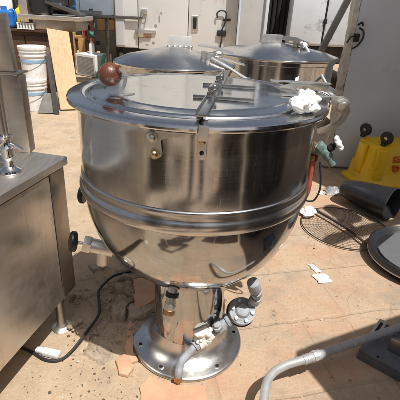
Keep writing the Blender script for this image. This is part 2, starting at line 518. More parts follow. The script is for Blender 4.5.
        return self._emb(t, bev=bev, seg=2)

    def clip(self, co, no):
        g = list(self.bm.verts) + list(self.bm.edges) + list(self.bm.faces)
        r = bmesh.ops.bisect_plane(self.bm, geom=g, plane_co=co, plane_no=no, clear_outer=True)
        ed = [e for e in r['geom_cut'] if isinstance(e, bmesh.types.BMEdge)]
        bmesh.ops.holes_fill(self.bm, edges=ed, sides=0)
        return self

    def displace(self, fn):
        for v in self.bm.verts:
            v.co = fn(v.co.copy())
        return self

    def build(self, name, mat=None, parent=None, loc=None, angle=35):
        me = bpy.data.meshes.new(name)
        base = Vector(parent_world(parent)) if parent is not None else Vector(loc if loc is not None else (0, 0, 0))
        self.bm.transform(Matrix.Translation(-base))
        bmesh.ops.recalc_face_normals(self.bm, faces=self.bm.faces)
        self.bm.to_mesh(me)
        self.bm.free()
        for mm in (self.mats or [mat]):
            me.materials.append(mm)
        for p in me.polygons:
            p.use_smooth = True
        me.set_sharp_from_angle(angle=R(angle))
        o = bpy.data.objects.new(name, me)
        COL.objects.link(o)
        if parent is not None:
            o.parent = parent
        else:
            o.location = base
        return o

def parent_world(o):
    p = Vector((0, 0, 0))
    while o is not None:
        p += Vector(o.location)
        o = o.parent
    return p

def mb(mat):
    return MB().use(mat)

def tag(o, label, cat, group=None):
    o['label'] = label
    o['category'] = cat
    if group:
        o['group'] = group
    return o

def thing(name, label, cat, loc, group=None):
    o = bpy.data.objects.new(name, None)
    o.empty_display_size = 0.1
    COL.objects.link(o)
    o.location = loc
    return tag(o, label, cat, group)

def rz(a):
    return Matrix.Rotation(R(a), 3, 'Z')

# ---------------------------------------------------------------- the setting
def struct(o, kind='structure'):
    o['kind'] = kind
    return o

def build_ground():
    m = mb(M['ground'])
    t = bmesh.new()
    xs = [-60, -20, -8] + [-4 + 0.5 * i for i in range(17)] + [8, 20, 60]
    ys = [-60, -20, -8] + [-4 + 0.5 * i for i in range(29)] + [20, 60]
    grid = [[t.verts.new((x, y, 0)) for x in xs] for y in ys]
    for a, b in zip(grid, grid[1:]):
        for i in range(len(xs) - 1):
            t.faces.new((a[i], a[i + 1], b[i + 1], b[i]))
    m._emb(t)
    o = m.build('ground')
    return struct(o)
build_ground()

def build_rubble():
    """cracked earth and broken lumps between the cabinet and the kettle base"""
    m = mb(M['rubble'])
    t = bmesh.new()
    nx, ny = 200, 320
    x0, x1, y0, y1 = -0.66, -0.14, 1.06, 1.98
    pts = {}
    for j in range(ny + 1):
        for i in range(nx + 1):
            x = x0 + (x1 - x0) * i / nx
            y = y0 + (y1 - y0) * j / ny
            q = Vector((x, y, 0))
            w = q + 0.022 * noise.noise_vector(Vector((x * 14, y * 14, 3))) + 0.006 * noise.noise_vector(Vector((x * 55, y * 55, 5)))
            def plates(sc, off):
                d, p = noise.voronoi(Vector((w.x * sc, w.y * sc, off)))
                e_ = d[1] - d[0]
                ca, cb_, cc_ = noise.cell(p[0] * 17.3), noise.cell(p[0] * 29.1 + Vector((5, 1, 2))), noise.cell(p[0] * 41.7)
                loc = Vector((w.x * sc, w.y * sc, 0)) - Vector((p[0].x, p[0].y, 0))
                return e_, ca + 0.9 * ((cb_ - 0.5) * loc.x + (cc_ - 0.5) * loc.y)
            e1, h1 = plates(7.5, 0.3)
            e2, h2 = plates(21, 1.3)
            ex = (x - (-0.385)) / 0.24
            ey = (y - 1.50) / 0.42
            rim = 1 - (ex * ex + ey * ey) - 0.55 * noise.noise(Vector((x * 8, y * 8, 7)))
            e = max(-0.3, min(1.0, rim * 2.0))
            cr1 = min(1.0, max(0.0, (e1 - 0.02) / 0.05))
            cr2 = min(1.0, max(0.0, (e2 - 0.03) / 0.10))
            z = 0.003 + cr1 * (0.012 + 0.026 * h1) + cr1 * cr2 * 0.006 * (0.4 + h2) + 0.0025 * noise.noise(q * 45) + 0.0015 * noise.noise(q * 130)
            z = e * max(0.001, z) - (0.002 if e > 0 else 0.02)
            pts[i, j] = t.verts.new((x, y, z))
    for j in range(ny):
        for i in range(nx):
            t.faces.new((pts[i, j], pts[i + 1, j], pts[i + 1, j + 1], pts[i, j + 1]))
    m._emb(t)
    rnd = random.Random(12)
    for k in range(150):
        a, q = rnd.uniform(0, 6.283), math.sqrt(rnd.random())
        x, y = -0.385 + 0.17 * q * math.cos(a), 1.49 + 0.35 * q * math.sin(a)
        sz = rnd.choice((0.003, 0.004, 0.005, 0.006, 0.008, 0.010, 0.015))
        tt = bmesh.new()
        bmesh.ops.create_icosphere(tt, subdivisions=1, radius=1)
        so = Vector((k * 1.3, k * 2.1, 0))
        for v in tt.verts:
            v.co *= 1 + 0.55 * noise.noise(v.co * 1.1 + so)
            v.co = Vector((v.co.x * sz * rnd.choice((1.0, 1.0, 1.0)), v.co.y * sz * 0.85, v.co.z * sz * 0.6))
        m._emb(tt, Matrix.Translation((x, y, 0.016 + sz * 0.25)) @ Matrix.Rotation(rnd.uniform(0, 3.1), 4, 'Z'))
    o = m.build('rubble', angle=32)
    o['kind'] = 'stuff'
    tag(o, 'cracked grey brown earth and rubble beside the kettle base', 'rubble')
build_rubble()

def build_pebbles():
    m = mb(M['rubble'])
    rnd = random.Random(3)
    for k in range(620):
        x, y = rnd.uniform(-0.75, 1.1), rnd.uniform(0.9, 3.2)
        if k < 330:
            x, y = rnd.uniform(-0.62, -0.02), rnd.uniform(0.88, 1.30)
        if (x + 0.022) ** 2 + (y - 1.27) ** 2 < 0.24 ** 2:
            continue
        m.use((M['rubble'], M['grit_dark'], M['grit_pale'])[rnd.choice((0, 1, 1, 2))])
        s_ = rnd.uniform(0.0010, 0.0035) * (2.0 if rnd.random() < 0.06 else 1)
        tt = bmesh.new()
        bmesh.ops.create_icosphere(tt, subdivisions=1, radius=1)
        for v in tt.verts:
            v.co *= rnd.uniform(0.75, 1.2)
            v.co = Vector((v.co.x * s_ * 1.2, v.co.y * s_, v.co.z * s_ * 0.7))
        m._emb(tt, Matrix.Translation((x, y, s_ * 0.35)) @ Matrix.Rotation(rnd.uniform(0, 3.1), 4, 'Z'))
    o = m.build('gravel', angle=30)
    o['kind'] = 'stuff'
    tag(o, 'loose grit and pebbles scattered on the sandy ground', 'gravel')
build_pebbles()

# --- white box truck seen from behind
def build_truck():
    t = thing('box_truck', 'dirty white box truck body with two rear doors and rust scuffs, behind the kettles', 'truck', (-0.5, 7.0, 0))
    b = mb(M['white_paint'])
    b.box((-0.54, 9.3, 2.15), (1.97, 4.5, 3.1), 0.04)
    b.build('box_body', parent=t)
    post = mb(M['white_paint'])
    post.box((-1.33, 7.03, 2.15), (0.37, 0.05, 3.08), 0.02)
    post.build('rear_frame', parent=t)
    tr = mb(M['pale_grey_paint']); tr.box((-1.43, 6.985, 2.13), (0.15, 0.05, 3.0), 0.024, None, 4)
    tr.build('corner_trim', parent=t)
    for x0, x1, nm in ((-1.135, -0.345, 'l'), (-0.335, 0.435, 'r')):
        d = mb(M['white_paint'])
        d.box(((x0 + x1) / 2, 7.015, 2.12), (x1 - x0, 0.05, 3.04), 0.012)
        dd = d.build('rear_door', parent=t)
        seal = mb(M['dark_steel']); seal.box(((x0 + x1) / 2, 7.028, 2.12), (x1 - x0 + 0.018, 0.04, 3.06), 0.004)
        seal.build('door_seal', parent=dd)
        if nm == 'l':
            h = mb(M['bracket_steel'])
            h.box((-1.02, 6.975, 0.87), (0.34, 0.03, 0.045), 0.006).box((-1.10, 6.97, 0.845), (0.10, 0.04, 0.12), 0.006)
            h.use(M['rust']).box((-1.04, 6.975, 0.795), (0.22, 0.022, 0.04), 0.006)
            h.build('hinge', parent=dd)
            lt = mb(M['bracket_steel'])
            lt.box((-1.04, 6.975, 1.16), (0.10, 0.03, 0.07), 0.006)
            lt.use(M['scuff']).tube([(-1.05, 6.96, 1.14), (-1.08, 6.95, 1.06), (-1.07, 6.95, 0.99), (-1.02, 6.95, 1.0), (-1.01, 6.95, 1.10)], 0.009, 8)
            lt.build('latch', parent=dd)
            for (x, z, w, h_) in ((-0.86, 0.96, 0.05, 0.06), (-0.93, 0.87, 0.07, 0.035), (-0.80, 1.06, 0.025, 0.11), (-0.90, 0.70, 0.05, 0.04), (-1.0, 0.67, 0.06, 0.02), (-0.77, 1.15, 0.03, 0.04)):
                pl = [(x + w * 0.5 * math.cos(a) * (0.7 + 0.5 * random.random()), z + h_ * 0.5 * math.sin(a) * (0.7 + 0.5 * random.random())) for a in [i * math.pi / 5 for i in range(10)]]
                sc = mb(M['scuff']); sc.prism(pl, (0, 6.9895, 0), (1, 0, 0), (0, 0, 1), 0.0025)
                sc.build('paint_scuff', parent=dd)
        else:
            g = mb(M['bracket_steel']); g.box((-0.235, 6.985, 1.02), (0.105, 0.018, 0.24), 0.03, seg=3)
            gg = g.build('handle_plate', parent=dd)
            k = mb(M['black_plastic']); k.box((-0.235, 6.972, 1.03), (0.055, 0.02, 0.17), 0.02, seg=3)
            k.build('handle', parent=gg)
            c = mb(M['black_rubber'])
            c.tube([(0.12, 6.96, 1.12), (0.11, 6.95, 1.19), (0.17, 6.95, 1.23), (0.25, 6.95, 1.20), (0.24, 6.95, 1.05), (0.20, 6.95, 0.95), (0.21, 6.95, 0.86), (0.18, 6.95, 0.6)], 0.011, 8)
            c.box((0.20, 6.97, 0.90), (0.14, 0.05, 0.09), 0.01).box((0.27, 6.97, 1.10), (0.12, 0.03, 0.03), 0.006)
            c.build('hanging_cable', parent=dd)
    u = mb(M['black_iron'])
    u.box((-0.54, 7.5, 0.50), (1.9, 0.16, 0.14), 0.01).box((-0.9, 9.2, 0.48), (0.1, 4.2, 0.16), 0.01).box((-0.2, 9.2, 0.48), (0.1, 4.2, 0.16), 0.01)
    u.build('chassis', parent=t)
    for x in (-1.25, 0.17):
        w = mb(M['black_rubber']); w.lathe([(0.20, -0.11), (0.36, -0.11), (0.40, -0.07), (0.40, 0.07), (0.36, 0.11), (0.20, 0.11)], (x, 8.3, 0.40), (1, 0, 0), 32, closed=True)
        ww = w.build('wheel', parent=t)
        r_ = mb(M['dull_steel']); r_.cyl((x - 0.08, 8.3, 0.40), (x + 0.08, 8.3, 0.40), 0.205)
        r_.build('rim', parent=ww)
build_truck()

# --- narrow grey panels to the right of the truck
p = mb(M['pale_grey_paint'])
p.box((0.655, 6.83, 1.62), (0.40, 0.06, 1.9), 0.012)
p.use(M['grey_paint']).box((0.86, 6.79, 1.62), (0.05, 0.08, 1.94), 0.01).box((0.445, 6.79, 1.62), (0.03, 0.08, 1.94), 0.008)
p.box((0.47, 6.87, 0.32), (0.04, 0.04, 0.70), 0.004).box((0.84, 6.87, 0.32), (0.04, 0.04, 0.70), 0.004)
tag(p.build('wall_panel', loc=(0.655, 6.83, 0)), 'pale grey framed panel standing between white truck and dark gap', 'panel')

m = mb(M['hole']); m.box((1.06, 7.2, 0.85), (0.46, 0.05, 1.7), 0.01)  # black sheet added to paint the deep shade of the gap
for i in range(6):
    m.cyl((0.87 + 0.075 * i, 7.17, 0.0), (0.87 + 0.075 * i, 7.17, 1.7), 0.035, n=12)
tag(m.build('gap_shade_sheet', loc=(1.06, 7.2, 0)), 'added black sheet standing in for the shade of the gap right of the grey framed panel', 'sheet')

t = thing('box_trailer', 'grey box trailer body with dark strap, right of the dark gap', 'trailer', (2.2, 6.9, 0))
b = mb(M['trailer_paint']); b.box((2.35, 9.0, 1.27), (2.2, 4.4, 0.94), 0.03); b.build('box_body', parent=t)
d = mb(M['trailer_paint'])
d.box((1.50, 6.785, 1.28), (0.50, 0.03, 0.90), 0.01); d.box((2.35, 6.785, 1.28), (1.15, 0.03, 0.90), 0.01)
d.build('rear_door', parent=t)
s = mb(M['black_plastic']); s.box((1.765, 6.775, 1.28), (0.022, 0.012, 0.88), 0.003).box((1.765, 6.765, 1.16), (0.05, 0.03, 0.07), 0.006)
s.build('strap', parent=t)
c = mb(M['black_iron']); c.box((2.35, 9.0, 0.7), (2.0, 4.2, 0.18), 0.01); c.build('chassis', parent=t)
for x in (1.5, 3.2):
    w = mb(M['black_rubber']); w.lathe([(0.18, -0.11), (0.34, -0.11), (0.38, -0.07), (0.38, 0.07), (0.34, 0.11), (0.18, 0.11)], (x, 8.6, 0.38), (1, 0, 0), 32, closed=True)
    ww = w.build('wheel', parent=t)
    r_ = mb(M['dull_steel']); r_.cyl((x - 0.08, 8.6, 0.38), (x + 0.08, 8.6, 0.38), 0.19); r_.build('rim', parent=ww)

sh = mb(M['dark_shed'])
sh.box((-0.5, 12.2, 1.5), (14.0, 0.2, 3.0), 0.02)
for i in range(46):
    sh.box((-7.3 + 0.3 * i, 12.08, 1.5), (0.27, 0.05, 2.98), 0.01)
tag(sh.build('board_shed', loc=(-0.5, 12.2, 0)), 'dark boarded shed wall closing off the back of the yard', 'shed')

# --- tall grey cold room door standing at the right
t = thing('cold_room_door', 'tall blue grey insulated door with rotten white edge behind yellow bucket', 'door', (1.1, 3.42, 0))
b = mb(M['grey_paint']); b.box((1.92, 3.475, 1.25), (1.56, 0.09, 2.46), 0.012); b.build('door_panel', parent=t)
e = mb(M['edge_strip'])
tt = bmesh.new()
bmesh.ops.create_grid(tt, x_segments=1, y_segments=1, size=0.5)
tt.free()
tt = bmesh.new()
rings = []
for i in range(181):
    z = 0.02 + 2.44 * i / 180
    ring = []
    for k in range(16):
        a = k / 16 * 4
        sd, f_ = int(a), a - int(a)
        px_, py_ = ((-1 + 2 * f_, -1), (1, -1 + 2 * f_), (1 - 2 * f_, 1), (-1, 1 - 2 * f_))[sd]
        q = Vector((1.116 + 0.021 * px_, 3.470 + 0.047 * py_, z))
        rough = noise.noise(q * 9) * 0.5 + noise.noise(q * 28) * 0.5
        q += Vector((px_ * rough, py_ * rough, 0)) * 0.011
        ring.append(tt.verts.new(q))
    rings.append(ring)
for A_, B_ in zip(rings, rings[1:]):
    for k in range(16):
        tt.faces.new((A_[k], A_[(k + 1) % 16], B_[(k + 1) % 16], B_[k]))
tt.faces.new(rings[-1]); tt.faces.new(rings[0][::-1])
e._emb(tt)
e.build('edge_strip', parent=t)
h = mb(M['black_iron'])
h.box((1.155, 3.418, 1.10), (0.045, 0.025, 0.06), 0.008)
h.tube([(1.16, 3.41, 1.17), (1.185, 3.38, 1.15), (1.19, 3.375, 1.10), (1.165, 3.38, 1.05), (1.13, 3.39, 1.02)], 0.008, 10)
h.tube([(1.15, 3.41, 1.11), (1.10, 3.38, 1.105), (1.075, 3.38, 1.06)], 0.006, 8)
h.tube([(1.14, 3.40, 1.19), (1.165, 3.39, 1.21), (1.18, 3.40, 1.19)], 0.008, 8)
h.build('handle', parent=t)
rv = mb(M['black_iron'])
rv.cyl((1.20, 3.432, 0.60), (1.20, 3.424, 0.60), 0.007).cyl((1.70, 3.432, 0.80), (1.70, 3.424, 0.80), 0.007)
rv.build('rivet', parent=t)

g = mb(M['dark_steel'])
g.box((1.42, 5.2, 1.0), (0.075, 0.05, 2.2), 0.008, Matrix.Rotation(R(20), 3, 'Y'))
tag(g.build('metal_bar', loc=(1.42, 5.2, 0)), 'dark grey metal bar leaning diagonally left of the cold room door', 'bar')

# --- added unseen canopy, its outline and flaps shaped to shade the right side
t = thing('shade_canopy', 'added unseen canopy on steel posts shading the right side of the yard', 'canopy', (3.6, 4.5, 0))
CZ = 2.15
def lift(pts, z=CZ):  # carries a ground shadow outline up the sun ray
    return [(x + 0.30 * z, y - 0.38 * z) for x, y in pts]
front = lift([(1.20, 2.735), (1.14, 2.80), (0.995, 3.20), (0.93, 3.6)])
outline = [(4.9, -0.6), (1.95, -0.6)] + lift([(1.40, 0.75), (1.40, 2.15), (1.33, 2.60)]) + front[:2] + [(1.42, 2.50), (1.20, 2.85), (1.18, 3.8), (1.30, 4.4), (4.9, 4.4)]
c = mb(M['canopy']); c.prism(outline[::-1], (0, 0, CZ), (1, 0, 0), (0, 1, 0), 0.02); c.build('sheet', parent=t)
A = lift([(0.858, 2.611), (0.90, 2.67), (0.959, 2.69), (1.03, 2.64), (1.075, 2.60), (1.11, 2.50), (1.08, 2.44), (1.0, 2.40), (1.013, 2.34), (0.98, 2.33), (0.912, 2.392), (0.92, 2.47), (0.89, 2.53)])
B = lift([(0.734, 2.177), (0.788, 2.245), (0.90, 2.30), (0.965, 2.343), (1.06, 2.40), (1.20, 2.47), (1.32, 2.52), (1.34, 2.45), (1.20, 2.37), (1.149, 2.323), (1.02, 2.25), (0.924, 2.209), (0.82, 2.14), (0.776, 2.122)])
f = mb(M['canopy'])  # added flaps, shaped to drop dark shadows on the wire guard
f.prism(A, (0, 0, CZ - 0.06), (1, 0, 0), (0, 1, 0), 0.006).prism(B, (0, 0, CZ - 0.09), (1, 0, 0), (0, 1, 0), 0.006)
f.build('shadow_flap', parent=t)
for x, y in ((4.8, -0.4), (4.8, 2.0), (4.8, 4.3), (3.2, 4.3)):
    ps = mb(M['dark_steel']); ps.box((x, y, CZ / 2), (0.08, 0.08, CZ - 0.005), 0.005); ps.build('post', parent=t)
ps = mb(M['dark_steel'])
ps.box((3.38, -0.4, CZ - 0.04), (2.76, 0.06, 0.06), 0.005)
ps.build('beam', parent=t)

# --- surroundings behind the camera, seen in the steel
wl = mb(M['cream_wall']); wl.box((0, -9.0, 1.6), (16, 0.25, 3.2), 0.02)
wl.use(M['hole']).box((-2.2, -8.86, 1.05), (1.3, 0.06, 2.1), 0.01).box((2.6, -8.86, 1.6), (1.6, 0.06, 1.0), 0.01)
tag(wl.build('yard_wall', loc=(0, -9, 0)), 'cream plaster wall with a dark doorway facing the kettles', 'wall')

t = thing('added_oven', 'added unseen dark oven right of the bent pipe, casting the lower right shadow', 'oven', (1.3, 0.5, 0))  # added out of view: casts the lower right shadow, darkens the kettle's right
AX = Vector((0.57, 0.27, 0)).normalized(); AY = Vector((0.27, -0.57, 0)).normalized()
c0 = Vector((0.913, 0.590, 0))
rot = Matrix((AX, -AY, Vector((0, 0, 1)))).transposed()
m = mb(M['oven_black']); m.box(c0 + AX * 0.6 + AY * 0.42 + Vector((0, 0, 0.90)), (1.2, 0.84, 1.60), 0.04, rot, 4); m.build('oven_body', parent=t)
m = mb(M['oven_black']); m.box(c0 + AX * 0.6 - AY * 0.012 + Vector((0, 0, 0.95)), (1.08, 0.03, 1.36), 0.01, rot); m.build('door', parent=t)
m = mb(M['dull_steel']); m.cyl(c0 + AX * 0.14 - AY * 0.06 + Vector((0, 0, 0.6)), c0 + AX * 0.14 - AY * 0.06 + Vector((0, 0, 1.3)), 0.014); m.build('handle', parent=t)
for a, bb in ((0.12, 0.12), (1.08, 0.12), (0.12, 0.72), (1.08, 0.72)):
    q = c0 + AX * a + AY * bb
    l = mb(M['dull_steel']); l.cyl(q, q + Vector((0, 0, 0.11)), 0.025); l.build('leg', parent=t)

def skin_mesh(name, verts, edges, mats, parent=None, loc=None, sub=2):
    me = bpy.data.meshes.new(name)
    base = Vector(loc) if loc is not None else parent_world(parent)
    me.from_pydata([Vector(v[:3]) - base for v in verts], edges, [])
    o = bpy.data.objects.new(name, me); COL.objects.link(o)
    sk = o.modifiers.new('skin', 'SKIN'); sk.use_smooth_shade = True
    for i, v in enumerate(verts):
        d = me.skin_vertices[0].data[i]
        d.radius = (v[3], v[4] if len(v) > 4 else v[3])
        d.use_root = (i == 0)
    su = o.modifiers.new('subdivision', 'SUBSURF'); su.levels = sub; su.render_levels = sub
    for mm in mats:
        me.materials.append(mm)
    if parent is not None:
        o.parent = parent
    else:
        o.location = base
    return o
def build_person():
    bx, by = 0.03, -0.36
    V = [(bx, by, 0.90, 0.15, 0.10), (bx, by, 1.06, 0.13, 0.09), (bx, by + 0.01, 1.24, 0.15, 0.10), (bx, by + 0.01, 1.36, 0.11, 0.08), (bx, by + 0.03, 1.45, 0.05), (bx, by + 0.05, 1.53, 0.065, 0.075), (bx, by + 0.06, 1.60, 0.075, 0.095), (bx, by + 0.05, 1.67, 0.055, 0.07)]
    E_ = [(i, i + 1) for i in range(7)]
    for s in (-1, 1):
        k = len(V)
        V += [(bx + s * 0.17, by, 1.36, 0.058), (bx + s * 0.24, by + 0.06, 1.14, 0.045), (bx + s * 0.13, by + 0.22, 1.175, 0.033), (bx + s * 0.075, by + 0.285, 1.20, 0.026, 0.018), (bx + s * 0.058, by + 0.320, 1.225, 0.030, 0.014)]
        E_ += [(3, k), (k, k + 1), (k + 1, k + 2), (k + 2, k + 3), (k + 3, k + 4)]
        k = len(V)
        V += [(bx + s * 0.09, by, 0.84, 0.095), (bx + s * 0.11, by + 0.02, 0.48, 0.062), (bx + s * 0.12, by - 0.01, 0.10, 0.042), (bx + s * 0.13, by + 0.06, 0.04, 0.042, 0.035), (bx + s * 0.135, by + 0.16, 0.03, 0.038, 0.025)]
        E_ += [(0, k), (k, k + 1), (k + 1, k + 2), (k + 2, k + 3), (k + 3, k + 4)]
    o = skin_mesh('person', V, E_, [M['shirt']], loc=(bx, by, 0))
    tag(o, 'person in dark clothes holding up a phone in both hands, reflected in the kettle', 'person')
    h = mb(M['skin']); h.sphere((bx, by + 0.065, 1.60), 0.098, (0.80, 0.98, 1.12), 32)
    h.sphere((bx, by + 0.165, 1.585), 0.016, (0.8, 1, 1.3), 12)
    for s in (-1, 1):
        h.sphere((bx + s * 0.079, by + 0.06, 1.59), 0.022, (0.4, 0.8, 1.3), 12)
    h.build('face', parent=o)
    h = mb(M['hole']); h.sphere((bx, by + 0.045, 1.635), 0.104, (0.83, 0.95, 0.98), 32); h.build('hair', parent=o)
    for s in (-1, 1):
        f = mb(M['skin'])
        c = Vector((bx + s * 0.058, by + 0.320, 1.225))
        for j in range(4):
            zz = 0.030 - 0.019 * j
            ln = (0.9, 1.0, 0.95, 0.78)[j]
            f.tube([c + Vector((s * 0.012, -0.012, zz * 0.8)), c + Vector((s * 0.012, 0.014, zz)), c + Vector((-s * 0.004, 0.024, zz)), c + Vector((-s * (0.004 + 0.024 * ln), 0.022, zz))], 0.0085, 10, taper=0.75)
        f.tube([c + Vector((s * 0.004, -0.020, -0.01)), c + Vector((-s * 0.008, -0.022, 0.006)), c + Vector((-s * 0.028, -0.016, 0.018))], 0.010, 10, taper=0.8)
        f.build('hand', parent=o)
    m = mb(M['hole']); m.box((bx - 0.03, by + 0.318, 1.232), (0.16, 0.008, 0.075), 0.003, Matrix.Rotation(R(-25), 3, 'X'))
    tag(m.build('phone', loc=(bx - 0.03, by + 0.318, 1.232)), 'black phone held up in the hands of the person in dark clothes', 'phone')
build_person()

def tall_box(name, label, cat, c, size, ang, mat, dmat):  # unseen uprights added to reflect as dark stripes in the kettle
    t = thing(name, label, cat, (c[0], c[1], 0))
    r_ = rz(ang)
    c = Vector((c[0], c[1], 0))
    m = mb(mat); m.box(c + Vector((0, 0, size[2] / 2)), size, 0.012, r_); m.build('body', parent=t)
    m = mb(dmat); m.box(c + r_ @ Vector((0, size[1] / 2 + 0.011, 0)) + Vector((0, 0, size[2] / 2)), (size[0] * 0.94, 0.02, size[2] * 0.93), 0.006, r_); d_ = m.build('door', parent=t)
    m = mb(M['bracket_steel']); m.cyl(c + r_ @ Vector((size[0] * 0.38, size[1] / 2 + 0.05, 0)) + Vector((0, 0, size[2] * 0.45)), c + r_ @ Vector((size[0] * 0.38, size[1] / 2 + 0.05, 0)) + Vector((0, 0, size[2] * 0.65)), 0.012)
    m.build('handle', parent=d_)
    return t
tall_box('added_cabinet', 'added dark metal cabinet for reflections, standing behind the person at the left', 'cabinet', (-1.12, -0.55), (0.55, 0.5, 1.85), -35, M['dark_steel'], M['oven_black'])
tall_box('added_fridge', 'added upright dark fridge for reflections, standing behind the person beside the oven', 'fridge', (1.20, -0.75), (0.75, 0.65, 1.8), 35, M['oven_black'], M['dark_steel'])
tall_box('added_locker', 'added narrow brown locker for reflections, standing behind the person in the open yard', 'locker', (-0.62, -1.35), (0.30, 0.4, 1.8), -20, M['dark_wood'], M['dark_wood'])

# ---------------------------------------------------------------- the main steam kettle
K = Vector((-0.022, 1.27, 0))
kt = thing('steam_kettle', 'large shiny steel steam kettle on a round pedestal, in the middle of the yard', 'kettle', K)

def wrap(poly, r0, r1, mat, name, parent, fine=0.012):
    """a plate with outline (s, z), bent round the kettle wall between radii r0 and r1; s is arc length from the front"""
    t = bmesh.new()
    vs = [t.verts.new((s, 0, z)) for s, z in poly]
    t.faces.new(vs)
    bmesh.ops.triangulate(t, faces=t.faces)
    r = bmesh.ops.extrude_face_region(t, geom=list(t.faces))
    bmesh.ops.translate(t, verts=[g for g in r['geom'] if isinstance(g, bmesh.types.BMVert)], vec=(0, -1, 0))
    for v in t.verts:
        rad = r0 if v.co.y > -0.5 else r1
        a = v.co.x / 0.37
        v.co = Vector((K.x + rad * math.sin(a), K.y - rad * math.cos(a), v.co.z))
    m = mb(mat)
    m._emb(t, bev=0.0008, seg=1)
    return m

def on_wall(s, z, rad):
    a = s / 0.37
    return Vector((K.x + rad * math.sin(a), K.y - rad * math.cos(a), z))

# pedestal and base
m = mb(M['base_steel'])
m.lathe([(0.0, 0.0), (0.216, 0.0), (0.222, 0.004), (0.224, 0.010), (0.221, 0.016), (0.214, 0.0185), (0.195, 0.021), (0.175, 0.028), (0.158, 0.040), (0.147, 0.056), (0.140, 0.078), (0.1375, 0.10)], (K.x, K.y, 0), n=128)
base = m.build('base_plate', parent=kt, angle=50)
for a in (-118, -52, 8, 75, 142, 200):
    p_ = Vector((K.x + 0.196 * math.cos(R(a)), K.y + 0.196 * math.sin(R(a)), 0.0205))
    m = mb(M['hole']); m.cyl(p_, p_ + Vector((0, 0, 0.0022)), 0.0085)
    m.use(M['bracket_steel']).lathe([(0.008, 0), (0.012, 0), (0.012, 0.003), (0.008, 0.003)], p_ , n=20, closed=True)
    m.build('bolt_hole', parent=base)
m = mb(M['bowl_steel'])
m.lathe([(0.1372, 0.098), (0.1365, 0.12), (0.1365, 0.30), (0.136, 0.42), (0.12, 0.425)], (K.x, K.y, 0), n=128)
m.build('pedestal', parent=kt, angle=50)

# bowl, band, wall
prof = []
for i in range(49):
    a = R(18 + (90 - 18) * i / 48)
    prof.append((0.364 * math.sin(a), 0.716 - 0.372 * math.cos(a)))
m = mb(M['bowl_steel']); m.lathe(prof, (K.x, K.y, 0), n=192); bowl = m.build('kettle_bowl', parent=kt, angle=60)
m = mb(M['bowl_steel'])
m.lathe([(0.135, 0.374), (0.150, 0.372), (0.156, 0.376), (0.156, 0.383), (0.148, 0.387)], (K.x, K.y, 0), n=96); m.build('weld_ring', parent=bowl)
m = mb(M['band_steel'])
m.lathe([(0.362, 0.712), (0.367, 0.713), (0.373, 0.718), (0.3765, 0.726), (0.3775, 0.735), (0.3762, 0.744), (0.373, 0.751), (0.3705, 0.7545), (0.3695, 0.758), (0.3692, 0.766), (0.3695, 0.772), (0.3700, 0.776), (0.3692, 0.7795), (0.3672, 0.782), (0.362, 0.783)], (K.x, K.y, 0), n=192)
m.build('band', parent=kt, angle=70)
m = mb(M['wall_steel'])
m.lathe([(0.3635, 0.780), (0.3655, 0.786), (0.3655, 0.85), (0.3652, 0.92), (0.3655, 0.970), (0.3665, 0.974), (0.3665, 0.996), (0.36, 0.998)], (K.x, K.y, 0), n=192)
m.build('kettle_wall', parent=kt, angle=50)

# lid in two halves
CA, CB = Vector((-0.012, 0.882, 0)), Vector((0.083, 1.696, 0))
cd = (CB - CA).normalized()
cn = Vector((cd.y, -cd.x, 0))               # points to the right half
lid_prof = [(0.372, 0.9985), (0.388, 0.996), (0.3915, 0.9965), (0.3940, 1.000), (0.3945, 1.005), (0.392, 1.0105), (0.387, 1.0135), (0.384, 1.0140), (0.356, 1.0170), (0.351, 1.0172), (0.347, 1.0162), (0.343, 1.0130), (0.341, 1.0125), (0.334, 1.0123), (0.330, 1.0135), (0.327, 1.0180), (0.323, 1.0198), (0.318, 1.0203), (0.286, 1.0222), (0.2845, 1.0225), (0.2805, 1.0243), (0.279, 1.0246), (0.27, 1.0248), (0.20, 1.0260), (0.10, 1.0270), (0.04, 1.0272), (0.0, 1.0272)]
def lid_half(sign, name):
    m = mb(M['lid_steel'])
    m.lathe(lid_prof, (K.x, K.y, 0), n=192)
    m.clip(CA + cn * 0.0015 * sign, -cn * sign)
    return m.build(name, parent=kt, angle=28)
lid = lid_half(-1, 'lid')
flap = lid_half(1, 'lid_flap')

# handle on the left half
m = mb(M['bracket_steel'])
hb = Vector((-0.236, 1.108, 1.020))
m.strip([(-0.200, 1.128, 1.0265), (-0.226, 1.110, 1.0265), (-0.230, 1.108, 1.031), (-0.223, 1.110, 1.048), (-0.219, 1.116, 1.064), (-0.221, 1.124, 1.076), (-0.230, 1.134, 1.085), (-0.244, 1.141, 1.087)], 0.012, 0.004, (0.45, 0.89, 0.0))
m.cyl((-0.238, 1.138, 1.083), (-0.238, 1.138, 1.093), 0.007, n=6)
hs = m.build('handle_stem', parent=lid)
m = mb(M['band_steel'])
m.lathe([(0.0, 0.004), (0.030, 0.004), (0.036, 0.002), (0.038, 0.0), (0.034, -0.002)], hb + Vector((0.005, 0, 0.001)), n=48); m.build('handle_base', parent=lid)
m = mb(M['ball']); m.sphere((-0.268, 1.150, 1.072), 0.0325, (1.0, 1.0, 0.97), n=48)
m.cyl((-0.246, 1.142, 1.085), (-0.236, 1.138, 1.088), 0.012, n=16, bev=0.002); m.build('knob', parent=lid)

